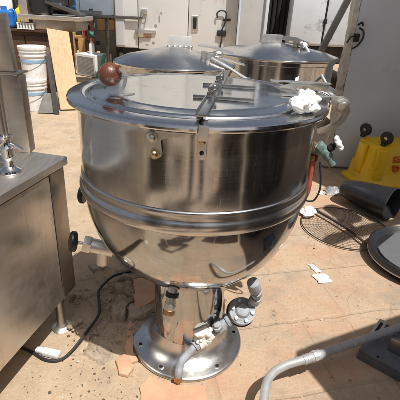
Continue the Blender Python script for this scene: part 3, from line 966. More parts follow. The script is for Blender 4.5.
# hinge strip along the chord with two strap hinges
L = 0.765
mid = CA + cd * (0.02 + L / 2)
rotc = Matrix((cn, cd, Vector((0, 0, 1)))).transposed()
m = mb(M['strap_steel'])
m.box(mid + Vector((0, 0, 1.0305)), (0.026, L, 0.006), 0.001, rotc)
m.box(mid - cn * 0.011 + Vector((0, 0, 1.036)), (0.003, L - 0.02, 0.009), 0.001, rotc)
hstrip = m.build('hinge_strip', parent=kt)
for y in (1.115, 1.315):
    q = CA + cd * ((y - CA.y) / cd.y)
    m = mb(M['strap_steel'])
    m.box(q + cn * 0.060 + Vector((0, 0, 1.031)), (0.115, 0.0075, 0.009), 0.002, rotc)
    m.box(q - cn * 0.030 + Vector((0, 0, 1.031)), (0.040, 0.0075, 0.009), 0.002, rotc)
    m.box(q + Vector((0, 0, 1.040)), (0.022, 0.032, 0.014), 0.003, rotc)
    m.cyl(q - cd * 0.024 + Vector((0, 0, 1.056)), q + cd * 0.024 + Vector((0, 0, 1.056)), 0.008, n=16, bev=0.001)
    m.cyl(q + cn * 0.01 + cd * 0.012 + Vector((0, 0, 1.045)), q + cn * 0.01 + cd * 0.012 + Vector((0, 0, 1.068)), 0.006, n=6)
    m.build('strap_hinge', parent=hstrip)

# front latch plate and the lid stop bracket
w = wrap([(0.0105, 0.926), (0.0295, 0.926), (0.0315, 0.93), (0.0315, 0.994), (0.0085, 0.994), (0.0085, 0.93)], 0.3672, 0.3715, M['bracket_steel'], 'x', kt)
q = on_wall(0.020, 1.002, 0.386)
w.box(q + Vector((0, 0.010, 0.006)), (0.024, 0.046, 0.004), 0.001, rz(3))
q = on_wall(0.020, 0.997, 0.3975)
w.box(q, (0.023, 0.005, 0.034), 0.001, rz(3))
q = on_wall(0.020, 0.986, 0.384)
w.box(q, (0.022, 0.030, 0.005), 0.001, rz(3))
lp = w.build('latch_plate', parent=kt)
m = mb(M['brass_bolt']); a, b = on_wall(0.020, 0.974, 0.370), on_wall(0.020, 0.974, 0.381)
m.sphere(b, 0.0075, (1, 0.8, 1), 16).cyl(a, b, 0.0085, n=16); m.build('bolt', parent=lp)
m = mb(M['hole']); a, b = on_wall(0.020, 0.943, 0.370), on_wall(0.020, 0.943, 0.3722)
m.cyl(a, b, 0.0055, n=20); m.build('bolt_hole', parent=lp)
w = wrap([(-0.112, 0.922), (-0.092, 0.917), (-0.078, 0.925), (-0.074, 0.936), (-0.083, 0.948), (-0.085, 0.958), (-0.075, 0.968), (-0.004, 0.9915), (-0.004, 0.995), (-0.080, 0.992), (-0.098, 0.984), (-0.115, 0.978)], 0.3672, 0.3705, M['bracket_steel'], 'x', kt)
for i in range(5):
    s = -0.084 + 0.017 * i
    q = on_wall(s + 0.006, 0.9925 - 0.0, 0.3785)
    w.box(q, (0.0178, 0.018, 0.003), 0.0006, rz(math.degrees((s + 0.006) / 0.37)))
sb = w.build('stop_bracket', parent=kt)
for s, z in ((-0.098, 0.971), (-0.093, 0.931)):
    m = mb(M['brass_bolt'] if z < 0.95 else M['bracket_steel'])
    m.cyl(on_wall(s, z, 0.370), on_wall(s, z, 0.3745), 0.013, n=20, bev=0.001).sphere(on_wall(s, z, 0.3755), 0.0098, (1, 0.8, 1), 16)
    m.build('bolt', parent=sb)

# hinge arms at the right
t0 = mb(M['bracket_steel'])
t0.prism([(0.215, 1.022), (0.304, 1.046), (0.405, 1.040), (0.428, 1.028), (0.445, 1.00), (0.43, 0.985), (0.36, 0.985), (0.340, 1.008), (0.22, 1.016)], (0, 1.38, 0), (1, 0, 0), (0, 0, 1), 0.006, 0.001, hole=[(0.295, 1.018), (0.395, 1.015), (0.380, 1.030), (0.315, 1.034)])
t0.box((0.31, 1.372, 1.046), (0.20, 0.022, 0.004), 0.001)
ha = t0.build('hinge_arm', parent=kt)
t1 = mb(M['bracket_steel'])
t1.prism([(0.237, 1.012), (0.30, 1.028), (0.375, 1.029), (0.418, 1.030), (0.438, 1.016), (0.445, 0.985), (0.434, 0.955), (0.416, 0.934), (0.388, 0.918), (0.358, 0.910), (0.352, 0.926), (0.378, 0.936), (0.400, 0.952), (0.410, 0.972), (0.404, 0.990), (0.385, 1.004), (0.345, 1.010), (0.238, 1.004)], (0, 1.245, 0), (1, 0, 0), (0, 0, 1), 0.007, 0.001)
t1.box((0.30, 1.232, 1.028), (0.15, 0.018, 0.004), 0.001)
t1.build('hinge_arm', parent=kt)
t2 = mb(M['dull_steel'])
t2.prism([(0.352, 0.905), (0.39, 0.910), (0.405, 0.93), (0.405, 0.945), (0.39, 0.955), (0.352, 0.955)], (0, 1.335, 0), (1, 0, 0), (0, 0, 1), 0.05, 0.003)
t2.build('hinge_mount', parent=kt)
t3 = mb(M['bracket_steel'])
t3.cyl((0.417, 1.232, 1.006), (0.417, 1.395, 1.006), 0.011, n=20)
t3.cyl((0.417, 1.224, 1.006), (0.417, 1.237, 1.006), 0.019, n=6, bev=0.0015).cyl((0.417, 1.2365, 1.006), (0.417, 1.2405, 1.006), 0.024, n=28)
t3.cyl((0.417, 1.216, 1.006), (0.417, 1.225, 1.006), 0.010, n=16, bev=0.001)
t3.build('pivot_bolt', parent=kt)
t4 = mb(M['chrome'])
t4.tube([(0.30, 1.27, 1.03), (0.345, 1.25, 1.038), (0.375, 1.24, 1.025), (0.372, 1.235, 0.985), (0.362, 1.235, 0.955)], 0.0045, 10)
t4.build('spring_rod', parent=kt)

# left draw-off valve
m = mb(M['bracket_steel'])
m.cyl((-0.30, 1.22, 0.450), (-0.385, 1.212, 0.4725), 0.0265, n=32, bev=0.002)
m.tube([(-0.338, 1.216, 0.455), (-0.341, 1.214, 0.42), (-0.3425, 1.212, 0.395)], 0.022, 24)
m.cyl((-0.378, 1.213, 0.471), (-0.404, 1.210, 0.478), 0.033, n=6, bev=0.002)
m.cyl((-0.404, 1.210, 0.478), (-0.436, 1.206, 0.485), 0.0055, n=12)
dv = m.build('draw_off_valve', parent=kt)
m = mb(M['black_plastic'])
m.lathe([(0.0, 0.012), (0.014, 0.013), (0.033, 0.009), (0.037, 0.004), (0.037, -0.008), (0.033, -0.012), (0.010, -0.013), (0.0, -0.013)], (-0.440, 1.206, 0.486), (-0.90, -0.38, 0.24), 40)
m.build('handwheel', parent=dv)
m = mb(M['black_plastic'])
m.lathe([(0.0, 0.009), (0.012, 0.010), (0.030, 0.007), (0.033, 0.003), (0.033, -0.006), (0.030, -0.009), (0.0, -0.010)], (-0.432, 1.33, 0.612), (-0.95, 0.1, 0.0), 40)
m.use(M['bracket_steel']).cyl((-0.33, 1.32, 0.61), (-0.43, 1.33, 0.612), 0.008)
m.build('gauge_knob', parent=kt)

# front drain cock
m = mb(M['bracket_steel'])
m.cyl((-0.068, 1.045, 0.452), (-0.072, 1.030, 0.425), 0.0175, n=24)
m.use(M['black_rubber']).cyl((-0.0715, 1.031, 0.428), (-0.0735, 1.025, 0.414), 0.0215, n=28, bev=0.002)
m.use(M['bracket_steel']).cyl((-0.0735, 1.025, 0.414), (-0.0765, 1.016, 0.393), 0.0155, n=24).cyl((-0.0763, 1.017, 0.396), (-0.079, 1.009, 0.374), 0.0195, n=8, bev=0.002)
m.use(M['brass']).cyl((-0.079, 1.009, 0.376), (-0.081, 1.003, 0.360), 0.020, n=12, bev=0.002)
m.build('drain_cock', parent=kt)

# steam trap and pipework at the foot
pw = mb(M['grey_iron'])
pw.tube([(-0.045, 1.042, 0.032), (-0.043, 1.050, 0.062), (-0.034, 1.075, 0.082), (-0.010, 1.105, 0.093), (0.015, 1.13, 0.105)], 0.0145, 16)
pw.use(M['brass']).cyl((-0.045, 1.040, 0.018), (-0.045, 1.043, 0.040), 0.017, n=6, bev=0.002)
pw.use(M['grey_iron']).cyl((0.008, 1.124, 0.102), (0.026, 1.139, 0.110), 0.022, n=8, bev=0.002)
pw.build('drain_pipe', parent=kt)
vv = mb(M['white_iron'])
vv.sphere((0.042, 1.150, 0.122), 0.032, (1.0, 0.95, 1.05), 24)
vv.cyl((0.020, 1.133, 0.110), (0.068, 1.168, 0.136), 0.026, n=24, bev=0.003)
vv.cyl((0.042, 1.150, 0.125), (0.030, 1.140, 0.168), 0.024, n=8, bev=0.003).cyl((0.030, 1.140, 0.166), (0.028, 1.138, 0.176), 0.030, n=9, bev=0.003)
vd = random.Random(2)
for k in range(26):
    a, zz = vd.uniform(0, 6.283), vd.uniform(-0.01, 0.05)
    vv.sphere((0.036 + 0.028 * math.cos(a), 1.145 + 0.026 * math.sin(a), 0.125 + zz), vd.uniform(0.006, 0.012), (1, 1, 1), 10)
vv.displace(lambda c: c + 0.004 * noise.noise_vector(c * 90))
vv.build('check_valve', parent=kt)
un = mb(M['grey_iron'])
un.cyl((0.068, 1.168, 0.134), (0.092, 1.180, 0.148), 0.020, n=20)
un.cyl((0.085, 1.177, 0.144), (0.116, 1.192, 0.163), 0.030, n=8, bev=0.003)
un.cyl((0.095, 1.165, 0.165), (0.088, 1.150, 0.188), 0.019, n=8, bev=0.003).cyl((0.088, 1.150, 0.186), (0.086, 1.147, 0.196), 0.012, n=6, bev=0.001)
un.cyl((0.116, 1.192, 0.163), (0.142, 1.202, 0.178), 0.021, n=20)
un.cyl((0.126, 1.196, 0.169), (0.136, 1.200, 0.175), 0.027, n=8, bev=0.002)
un.build('union', parent=kt)
tr = mb(M['grey_iron'])
ax = Vector((0.10, -0.62, 0.78)).normalized()
tc0 = Vector((0.182, 1.215, 0.205))
tr.cyl(tc0 - ax * 0.010, tc0 + ax * 0.022, 0.052, n=40, bev=0.004)
tr.cyl(tc0 + ax * 0.022, tc0 + ax * 0.032, 0.030, 0.022, n=32, bev=0.002)
tr.cyl((0.142, 1.202, 0.178), tc0 - ax * 0.02, 0.024, n=20)
trap = tr.build('steam_trap', parent=kt)
fl = mb(M['black_iron']); fl.cyl(tc0 - ax * 0.020, tc0 - ax * 0.010, 0.056, n=40, bev=0.002)
fl.build('gasket_flange', parent=trap)
rb = mb(M['rust']); rb.cyl(tc0 - ax * 0.055, tc0 - ax * 0.019, 0.045, 0.054, n=32, bev=0.004); rb.build('trap_cup', parent=trap)
u1 = ax.orthogonal().normalized(); u2 = ax.cross(u1)
for k in range(6):
    bo = mb(M['pipe_light'])
    q = tc0 + 0.039 * (math.cos(k * math.pi / 3) * u1 + math.sin(k * math.pi / 3) * u2)
    bo.cyl(q + ax * 0.020, q + ax * 0.031, 0.0082, n=6, bev=0.001)
    bo.build('bolt', parent=trap)
el = mb(M['grey_iron'])
el.tube([(0.196, 1.235, 0.215), (0.226, 1.228, 0.245), (0.232, 1.212, 0.285), (0.222, 1.190, 0.325), (0.212, 1.18, 0.36)], 0.016, 16)
el.cyl((0.226, 1.226, 0.247), (0.232, 1.216, 0.277), 0.023, n=8, bev=0.002).cyl((0.229, 1.205, 0.302), (0.223, 1.193, 0.322), 0.022, n=16, bev=0.002)
el.use(M['grey_iron']).cyl((0.219, 1.186, 0.333), (0.205, 1.172, 0.378), 0.023, n=20, bev=0.002)
el.build('steam_pipe', parent=kt)

# relief valve and pipe behind the right side
rv = mb(M['verdigris'])
rv.cyl((0.360, 1.36, 0.838), (0.432, 1.355, 0.812), 0.018, n=20, bev=0.002)
rv.cyl((0.418, 1.358, 0.835), (0.462, 1.350, 0.770), 0.014, n=16, bev=0.002)
rv.cyl((0.395, 1.36, 0.838), (0.412, 1.357, 0.822), 0.025, n=8, bev=0.002)
rv.cyl((0.428, 1.357, 0.815), (0.444, 1.354, 0.795), 0.020, n=8, bev=0.002)
rv.use(M['brass']).cyl((0.352, 1.36, 0.845), (0.385, 1.36, 0.832), 0.025, n=8, bev=0.003)
rv.use(M['black_iron']).cyl((0.425, 1.357, 0.818), (0.462, 1.348, 0.848), 0.009, n=12).cyl((0.440, 1.353, 0.83), (0.452, 1.350, 0.84), 0.014, n=8)
rvo = rv.build('relief_valve', parent=kt)
hw = mb(M['white_plastic'])
hax = Vector((0.62, -0.2, 0.45)).normalized()
hc = Vector((0.467, 1.346, 0.853))
hu = hax.orthogonal().normalized(); hv = hax.cross(hu)
hw.cyl(hc - hax * 0.007, hc + hax * 0.007, 0.023, n=24, bev=0.003)
for k in range(6):
    q = hc + 0.021 * (math.cos(k * math.pi / 3) * hu + math.sin(k * math.pi / 3) * hv)
    hw.sphere(q, 0.009, n=12)
hw.build('handwheel', parent=rvo)
rp = mb(M['red_pipe'])
rp.tube([(0.396, 1.37, 0.81), (0.396, 1.37, 0.72), (0.395, 1.372, 0.65), (0.375, 1.39, 0.60), (0.32, 1.41, 0.585)], 0.011, 14)
rp.use(M['brass']).cyl((0.396, 1.37, 0.80), (0.396, 1.37, 0.78), 0.017, n=8, bev=0.002)
rp.build('steam_inlet_pipe', parent=kt)
wr = mb(M['black_rubber'])
wr.tube([(0.415, 1.35, 0.78), (0.428, 1.345, 0.72), (0.432, 1.345, 0.67), (0.415, 1.345, 0.63), (0.375, 1.35, 0.635), (0.35, 1.36, 0.66)], 0.0035, 8)
wr.build('gauge_wire', parent=kt)

# cloth lying on the lid
def crumple(name, c, sx, sy, hgt, seed, mat, label, cat, rot=0, n=34, th=0.002, ang=80):
    t = bmesh.new()
    V = {}
    rf = random.Random(seed)
    folds = [(rf.uniform(0, 3.14), rf.uniform(0.5, 0.9), rf.random(), 0.6), (rf.uniform(0, 3.14), rf.uniform(0.8, 1.3), rf.random(), 0.3), (rf.uniform(0, 3.14), rf.uniform(1.4, 2.2), rf.random(), 0.15)]
    so = Vector((seed * 3.1, seed * 1.7, seed))
    for j in range(n + 1):
        for i in range(n + 1):
            u, v = i / n * 2 - 1, j / n * 2 - 1
            pnt = Vector((u, v, 0))
            wv = noise.noise_vector(pnt * 1.3 + so) * 0.28 + noise.noise_vector(pnt * 3.0 + so) * 0.10
            rr = max(abs(u), abs(v))
            z = 0.0
            for (a_, f_, ph, am) in folds:
                tri = (((u * math.cos(a_) + v * math.sin(a_)) * f_ + ph + 0.12 * noise.noise(pnt * 1.5 + so)) % 1.0 - 0.5) * 2
                z += am * (math.sqrt(tri * tri + 0.012) - 0.05)
            z = hgt * (0.25 * max(0, 1 - rr ** 2) + 0.75 * z + 0.05 * noise.noise(pnt * 6 + so))
            z *= min(1, (1.05 - rr) * 1.6 + 0.10)
            V[i, j] = t.verts.new(((u + wv.x) * sx, (v + wv.y) * sy, max(0.0005, z)))
    for j in range(n):
        for i in range(n):
            t.faces.new((V[i, j], V[i + 1, j], V[i + 1, j + 1], V[i, j + 1]))
    m = mb(mat)
    m._emb(t, Matrix.Translation(c) @ Matrix.Rotation(R(rot), 4, 'Z'))
    o = m.build(name, loc=c, angle=ang)
    s = o.modifiers.new('thickness', 'SOLIDIFY'); s.thickness = th; s.offset = 1
    return tag(o, label, cat)
def bundle(name, c, sx, sy, sz, seed, mat, label, cat, rot):
    m = mb(mat)
    tt = bmesh.new()
    bmesh.ops.create_icosphere(tt, subdivisions=5, radius=1)
    so = Vector((seed * 1.9, seed * 0.7, seed * 2.3))
    rp_ = random.Random(seed)
    planes = [(Vector((rp_.gauss(0, 1), rp_.gauss(0, 1), rp_.gauss(0, 1))).normalized(), rp_.uniform(0.62, 0.95)) for _ in range(20)]
    for v in tt.verts:
        d = v.co.copy()
        w = d + 0.35 * noise.noise_vector(d * 1.2 + so)
        dw = (d + 0.10 * noise.noise_vector(d * 2.1 + so)).normalized()
        r_ = min([1.15] + [h_ / max(0.05, dw.dot(n_)) for n_, h_ in planes])
        for f_, am in ((1.1, 0.20), (2.3, 0.10)):
            q_ = noise.noise(w * f_ + so * f_) * 2.6
            r_ -= am * (1 - min(1.0, math.sqrt(q_ * q_ + 0.002)))
        v.co = Vector((d.x * sx, d.y * sy, max(-0.55, d.z) * sz)) * r_
        v.co.z = max(v.co.z, -0.5 * sz)
    m._emb(tt, Matrix.Translation(Vector(c) + Vector((0, 0, 0.5 * sz))) @ Matrix.Rotation(R(rot), 4, 'Z'))
    return tag(m.build(name, loc=c, angle=70), label, cat)
bundle('cloth', Vector((0.253, 1.050, 1.016)), 0.054, 0.046, 0.046, 4, M['cloth'], 'crumpled white cloth rag lying on the kettle lid beside the hinge', 'rag', 20)

# ---------------------------------------------------------------- two lidded kettles behind
def back_kettle(name, label, c, zr, rr, apex, mirror):
    o = thing(name, label, 'kettle', (c[0], c[1], 0), 'steam kettles in the yard')
    m = mb(M['cone_steel'])
    m.lathe([(rr * 0.93, zr - 0.006), (rr - 0.004, zr - 0.006), (rr, zr - 0.002), (rr, zr + 0.004), (rr - 0.006, zr + 0.009), (rr * 0.95, zr + 0.013), (rr * 0.80, zr + 0.010 + (apex - zr) * 0.28), (rr * 0.5, zr + (apex - zr) * 0.66), (rr * 0.2, zr + (apex - zr) * 0.93), (rr * 0.08, apex), (0, apex)], (c[0], c[1], 0), n=144)
    l = m.build('lid', parent=o, angle=50)
    rb = rr * 0.93
    w = mb(M['wall_steel'])
    w.lathe([(rb - 0.01, 0.70), (rb + 0.008, 0.705), (rb + 0.012, 0.72), (rb + 0.006, 0.74), (rb, 0.745), (rb, zr - 0.035), (rb + 0.008, zr - 0.030), (rb + 0.008, zr - 0.008), (rb - 0.01, zr - 0.006)], (c[0], c[1], 0), n=128)
    w.build('kettle_wall', parent=o)
    w = mb(M['bowl_steel'])
    pr_ = [(rb * math.sin(R(20 + 70 * i / 24)), 0.70 - 0.36 * math.cos(R(20 + 70 * i / 24))) for i in range(25)]
    w.lathe(pr_, (c[0], c[1], 0), n=96); w.build('kettle_bowl', parent=o)
    w = mb(M['base_steel'])
    w.lathe([(0, 0), (0.22, 0), (0.222, 0.015), (0.17, 0.03), (0.14, 0.08), (0.13, 0.4)], (c[0], c[1], 0), n=64); w.build('pedestal', parent=o)
    return o, l

ka, la = back_kettle('lidded_kettle', 'lidded steel kettle with shallow cone lid just behind the brown ball knob', (-0.185, 2.40), 0.962, 0.345, 1.050, 1)
m = mb(M['pale_grey_paint'])
m.box((-0.16, 2.44, 1.075), (0.13, 0.010, 0.055), 0.003).box((-0.16, 2.47, 1.050), (0.12, 0.06, 0.006), 0.002)
m.use(M['bracket_steel'])
for i in range(5):
    m.sphere((-0.22 + 0.03 * i, 2.40 + 0.006 * i, 1.047), 0.012, (1.2, 1, 0.8), 10)
m.build('lid_bracket', parent=la)
m = mb(M['bracket_steel'])
m.strip([(-0.06, 2.50, 1.058), (0.05, 2.50, 1.045), (0.15, 2.49, 1.02)], 0.055, 0.006, (0, 1, 0.1))
m.build('hinge_arm', parent=ka)
m = mb(M['bracket_steel'])
m.strip([(-0.02, 2.32, 1.035), (0.06, 2.30, 1.015), (0.20, 2.28, 0.985)], 0.03, 0.006, (0, 1, 0.1))
m.tube([(0.02, 2.24, 1.015), (0.09, 2.22, 0.985), (0.17, 2.2, 0.945), (0.22, 2.19, 0.92)], 0.008, 8)
m.tube([(0.01, 2.24, 1.03), (0.0, 2.22, 0.97), (0.012, 2.2, 0.94)], 0.010, 8)
m.cyl((-0.02, 2.28, 1.005), (-0.02, 2.28, 1.045), 0.018, n=6, bev=0.002).cyl((0.02, 2.27, 1.0), (0.02, 2.27, 1.035), 0.015, n=6, bev=0.002)
m.sphere((0.055, 2.30, 1.03), 0.022, (1.4, 1, 0.9), 12)
m.build('lid_linkage', parent=ka)
m = mb(M['dull_steel'])
m.box((0.12, 2.17, 0.925), (0.22, 0.10, 0.012), 0.003, rz(-6)).box((0.10, 2.10, 0.91), (0.16, 0.05, 0.03), 0.004, rz(-6))
m.use(M['red_pipe']).cyl((0.14, 2.10, 0.905), (0.21, 2.09, 0.90), 0.008)
m.build('hinge_mount', parent=ka)

kb, lb = back_kettle('lidded_kettle', 'lidded steel kettle with pale rod and bracket, beside the tall grey door', (0.49, 3.12), 0.968, 0.452, 1.056, -1)
m = mb(M['bracket_steel'])
m.box((0.455, 3.13, 1.078), (0.15, 0.010, 0.055), 0.003).box((0.455, 3.16, 1.058), (0.15, 0.06, 0.006), 0.002)
m.build('lid_bracket', parent=lb)
m = mb(M['dull_steel'])
m.strip([(0.52, 3.17, 1.085), (0.64, 3.15, 1.078), (0.72, 3.12, 1.05)], 0.07, 0.008, (0, 1, 0.3))
m.strip([(0.55, 3.05, 1.06), (0.66, 3.02, 1.05), (0.70, 3.0, 1.02)], 0.03, 0.006, (0, 1, 0))
m.sphere((0.645, 3.02, 1.055), 0.025, (1.3, 1, 1), 12).cyl((0.60, 3.0, 1.04), (0.60, 3.0, 1.075), 0.015, n=6)
m.build('hinge_arm', parent=kb)
m = mb(M['pipe_light']); m.cyl((0.665, 2.98, 1.052), (0.80, 2.76, 0.83), 0.0105, n=14).cyl((0.655, 3.0, 1.035), (0.665, 2.975, 1.06), 0.02, n=8); m.build('support_rod', parent=kb)
m = mb(M['dark_steel']); m.strip([(0.635, 2.98, 1.03), (0.60, 2.75, 0.93), (0.555, 2.62, 0.72)], 0.02, 0.012, (1, 0, 0)); m.build('rear_strap', parent=kb)

# ---------------------------------------------------------------- left steel cabinet and the things on it
CC = Vector((-0.488, 1.362, 0))
CD = Vector((-0.225, -0.974, 0)).normalized()     # along the visible right side, towards the camera
CN = Vector((-0.974, 0.225, 0)).normalized()      # into the cabinet
crot = Matrix((-CN, -CD, Vector((0, 0, 1)))).transposed()
def cab(a, b, z):
    return CC + CD * a + CN * b + Vector((0, 0, z))
t = thing('steel_cabinet', 'worn steel catering cabinet with flat top at the left of the kettle', 'cabinet', cab(0.5, 0.35, 0))
m = mb(M['panel_steel'])
m.box(cab(0.5, 0.33, 0.443), (0.62, 0.985, 0.535), 0.004, crot)
m.build('cabinet_body', parent=t)
m = mb(M['panel_steel'])
m.box(cab(0.546, 0.0125, 0.443), (0.006, 0.885, 0.528), 0.003, crot)
m.build('side_panel', parent=t)
m = mb(M['dull_steel'])
m.box(cab(0.055, 0.013, 0.443), (0.008, 0.086, 0.53), 0.003, crot)
m.build('corner_strip', parent=t)
m = mb(M['top_steel'])
m.box(cab(0.5, 0.335, 0.729), (0.67, 1.01, 0.030), 0.005, crot, 3)
m.build('worktop', parent=t)
for a, b in ((0.08, 0.05), (0.92, 0.05), (0.08, 0.60), (0.92, 0.60)):
    m = mb(M['dull_steel'])
    m.cyl(cab(a, b, 0.006), cab(a, b, 0.18), 0.019, n=24)
    lg = m.build('leg', parent=t)
    m = mb(M['bracket_steel'])
    m.lathe([(0, 0.0), (0.040, 0.0), (0.042, 0.004), (0.036, 0.008), (0.024, 0.014), (0.019, 0.03)], cab(a, b, 0), n=32)
    m.build('foot', parent=lg)

fb = Vector((-0.615, 1.195, 0.744))
t = thing('faucet', 'small chrome lever faucet standing on the steel cabinet top', 'faucet', fb)
m = mb(M['chrome'])
m.lathe([(0, 0), (0.034, 0), (0.036, 0.004), (0.034, 0.010), (0.024, 0.014), (0.017, 0.022), (0.015, 0.040), (0.0165, 0.048), (0.020, 0.054), (0.020, 0.082), (0.0165, 0.088), (0.013, 0.096), (0.014, 0.110), (0.021, 0.113), (0.022, 0.121), (0.012, 0.124), (0, 0.124)], fb, n=48)
m.build('faucet_body', parent=t, angle=30)
m = mb(M['chrome'])
m.cyl(fb + Vector((0.012, 0, 0.092)), fb + Vector((0.030, -0.004, 0.089)), 0.009, n=16)
m.strip([fb + Vector((0.028, -0.004, 0.094)), fb + Vector((0.042, -0.006, 0.086)), fb + Vector((0.054, -0.008, 0.080))], 0.012, 0.006, (0, 1, 0))
m.build('lever', parent=t)
m = mb(M['chrome']); m.cyl(fb + Vector((-0.012, 0.0, 0.066)), fb + Vector((-0.05, 0.0, 0.066)), 0.010, n=8); m.build('inlet_stub', parent=t)
m = mb(M['dull_steel'])
m.tube([fb + Vector((-0.004, 0, 0.12)), fb + Vector((-0.008, 0.002, 0.30)), fb + Vector((-0.02, 0.005, 0.62))], 0.0075, 12)
m.tube([fb + Vector((0.006, 0.004, 0.12)), fb + Vector((0.003, 0.006, 0.30)), fb + Vector((-0.008, 0.009, 0.62))], 0.0055, 12)
m.build('riser_tube', parent=t)
m = mb(M['bracket_steel'])
cpos = cab(0.30, 0.20, 0.744)
m.lathe([(0, 0), (0.022, 0), (0.022, 0.006), (0.012, 0.008), (0.012, 0.012), (0.004, 0.013), (0, 0.013)], fb + Vector((-0.055, 0.09, 0)), n=32)
tag(m.build('flange', loc=fb + Vector((-0.055, 0.09, 0))), 'small round steel cap lying on the cabinet top behind the faucet', 'cap')

t = thing('steel_upright', 'dark steel upright housing standing at the back of the steel cabinet', 'housing', (-0.76, 1.45, 0.744))
m = mb(M['dull_steel']); m.box((-0.659, 1.405, 0.880), (0.066, 0.05, 0.272), 0.004).box((-0.80, 1.46, 0.885), (0.22, 0.02, 0.28), 0.003)
m.build('lower_panel', parent=t)
m = mb(M['dull_steel']); m.box((-0.73, 1.415, 1.0205), (0.20, 0.09, 0.007), 0.002); m.build('shelf', parent=t)
m = mb(M['dull_steel']); m.box((-0.680, 1.405, 1.115), (0.060, 0.035, 0.180), 0.004, Matrix.Rotation(R(-3), 3, 'Y')); m.build('upper_panel', parent=t)
m = mb(M['black_iron']); m.box((-0.690, 1.385, 1.175), (0.010, 0.008, 0.016), 0.002); m.build('clip', parent=t)

# ---------------------------------------------------------------- background clutter at the left
# buckets (one built, one copied)
def bucket():
    t = thing('bucket', 'lower white plastic bucket with lid standing on the sandy ground', 'bucket', (-2.11, 5.0, 0), 'white buckets by the wooden board')
    m = mb(M['bucket_white'])
    m.lathe([(0, 0.0), (0.128, 0.0), (0.134, 0.006), (0.146, 0.27), (0.156, 0.272), (0.156, 0.290), (0.149, 0.292), (0.150, 0.315), (0.158, 0.317), (0.158, 0.330), (0.150, 0.332), (0.151, 0.352), (0, 0.352)], (-2.11, 5.0, 0), n=56)
    m.build('bucket_body', parent=t, angle=40)
    m = mb(M['bucket_white'])
    m.lathe([(0.150, 0.345), (0.160, 0.346), (0.162, 0.356), (0.162, 0.376), (0.156, 0.382), (0.150, 0.380), (0.148, 0.366), (0, 0.366)], (-2.11, 5.0, 0), n=56)
    m.build('lid', parent=t, angle=40)
    m = mb(M['dull_steel'])
    m.tube([(-2.11 + 0.162 * math.cos(a), 5.0 - 0.162 * math.sin(a) * 0.98 - 0.01, 0.30 - 0.11 * math.sin(a)) for a in [math.pi * k / 12 for k in range(13)]], 0.003, 6)
    m.build('handle', parent=t)
    m = mb(M['light_blue'])
    m.lathe([(0.1445, 0.20), (0.1462, 0.20), (0.1472, 0.235), (0.1455, 0.235)], (-2.11, 5.0, 0), n=56, closed=True)
    m.build('blue_stripe', parent=t)
    return t
def copy_tree(o, parent=None):
    c = o.copy(); COL.objects.link(c)
    if parent is not None:
        c.parent = parent
    for ch in list(o.children):
        copy_tree(ch, c)
    return c
b1 = bucket()
b2 = copy_tree(b1)
b2.location = (-2.09, 5.03, 0.367)
b2['label'] = 'upper white plastic bucket stacked on top of another bucket'

def board(name, a0, a1, b0, b1, th, mat, label, cat):
    """flat board with foot corners a0, a1 and top corners b0, b1"""
    a0, a1, b0, b1 = map(Vector, (a0, a1, b0, b1))
    n = (a1 - a0).cross(b0 - a0).normalized() * th
    t = bmesh.new()
    vs = [t.verts.new(v) for v in (a0, a1, b1, b0, a0 + n, a1 + n, b1 + n, b0 + n)]
    for f in ((0, 1, 2, 3), (7, 6, 5, 4), (0, 4, 5, 1), (1, 5, 6, 2), (2, 6, 7, 3), (3, 7, 4, 0)):
        t.faces.new([vs[i] for i in f])
    m = mb(mat); m._emb(t, bev=0.004)
    return tag(m.build(name, loc=(a0 + a1) / 2), label, cat)
board('wooden_board', (-1.80, 4.98, 0.02), (-1.575, 5.08, 0.02), (-2.0, 5.33, 0.935), (-1.74, 5.36, 0.905), -0.03, M['pine'], 'pale pine board leaning on the dark brown counter', 'board')
board('grey_board', (-2.02, 4.80, 0.012), (-1.80, 4.83, 0.012), (-1.965, 4.92, 0.22), (-1.80, 4.93, 0.245), -0.03, M['grey_board'], 'short grey weathered board propped beside the white buckets', 'board')
board('metal_rail', (-1.815, 4.79, 0.012), (-1.76, 4.80, 0.012), (-1.965, 5.10, 0.745), (-1.915, 5.11, 0.735), -0.04, M['black_iron'], 'narrow black metal rail leaning between the buckets and the pine board', 'rail')
t = thing('wooden_counter', 'dark brown wooden counter behind the pine board and white buckets', 'counter', (-2.62, 5.95, 0))
m = mb(M['dark_wood']); m.box((-2.62, 5.95, 0.43), (1.30, 0.60, 0.86), 0.01); m.build('counter_body', parent=t)
m = mb(M['dark_wood']); m.box((-2.62, 5.93, 0.8755), (1.36, 0.68, 0.03), 0.005); m.build('counter_top', parent=t)
for x in (-3.03, -2.62, -2.21):
    m = mb(M['dark_wood'])
    m.box((x, 5.642, 0.43), (0.39, 0.016, 0.76), 0.004)
    m.build('door', parent=t)

t = thing('steel_sink', 'old steel sink unit lying on top of the dark brown counter', 'sink', (-2.1, 5.9, 0.89))
m = mb(M['dull_steel']); m.box((-2.00, 5.9, 0.952), (0.56, 0.56, 0.120), 0.01); m.build('sink_basin', parent=t)
m = mb(M['panel_steel']); m.box((-2.04, 5.88, 1.042), (0.78, 0.66, 0.056), 0.012, seg=3); m.build('sink_rim', parent=t)
m = mb(M['panel_steel']); m.box((-2.37, 5.64, 1.13), (0.11, 0.10, 0.30), 0.01); m.build('sink_post', parent=t)
m = mb(M['black_plastic'])
m.lathe([(0, 0), (0.12, 0), (0.135, 0.02), (0.14, 0.20), (0.145, 0.205), (0.132, 0.205), (0.125, 0.03), (0, 0.025)], (-2.18, 5.72, 1.071), n=40)
tag(m.build('black_pot', loc=(-2.18, 5.72, 1.071)), 'round black pot standing on the old steel sink', 'pot')
m = mb(M['dark_steel'])
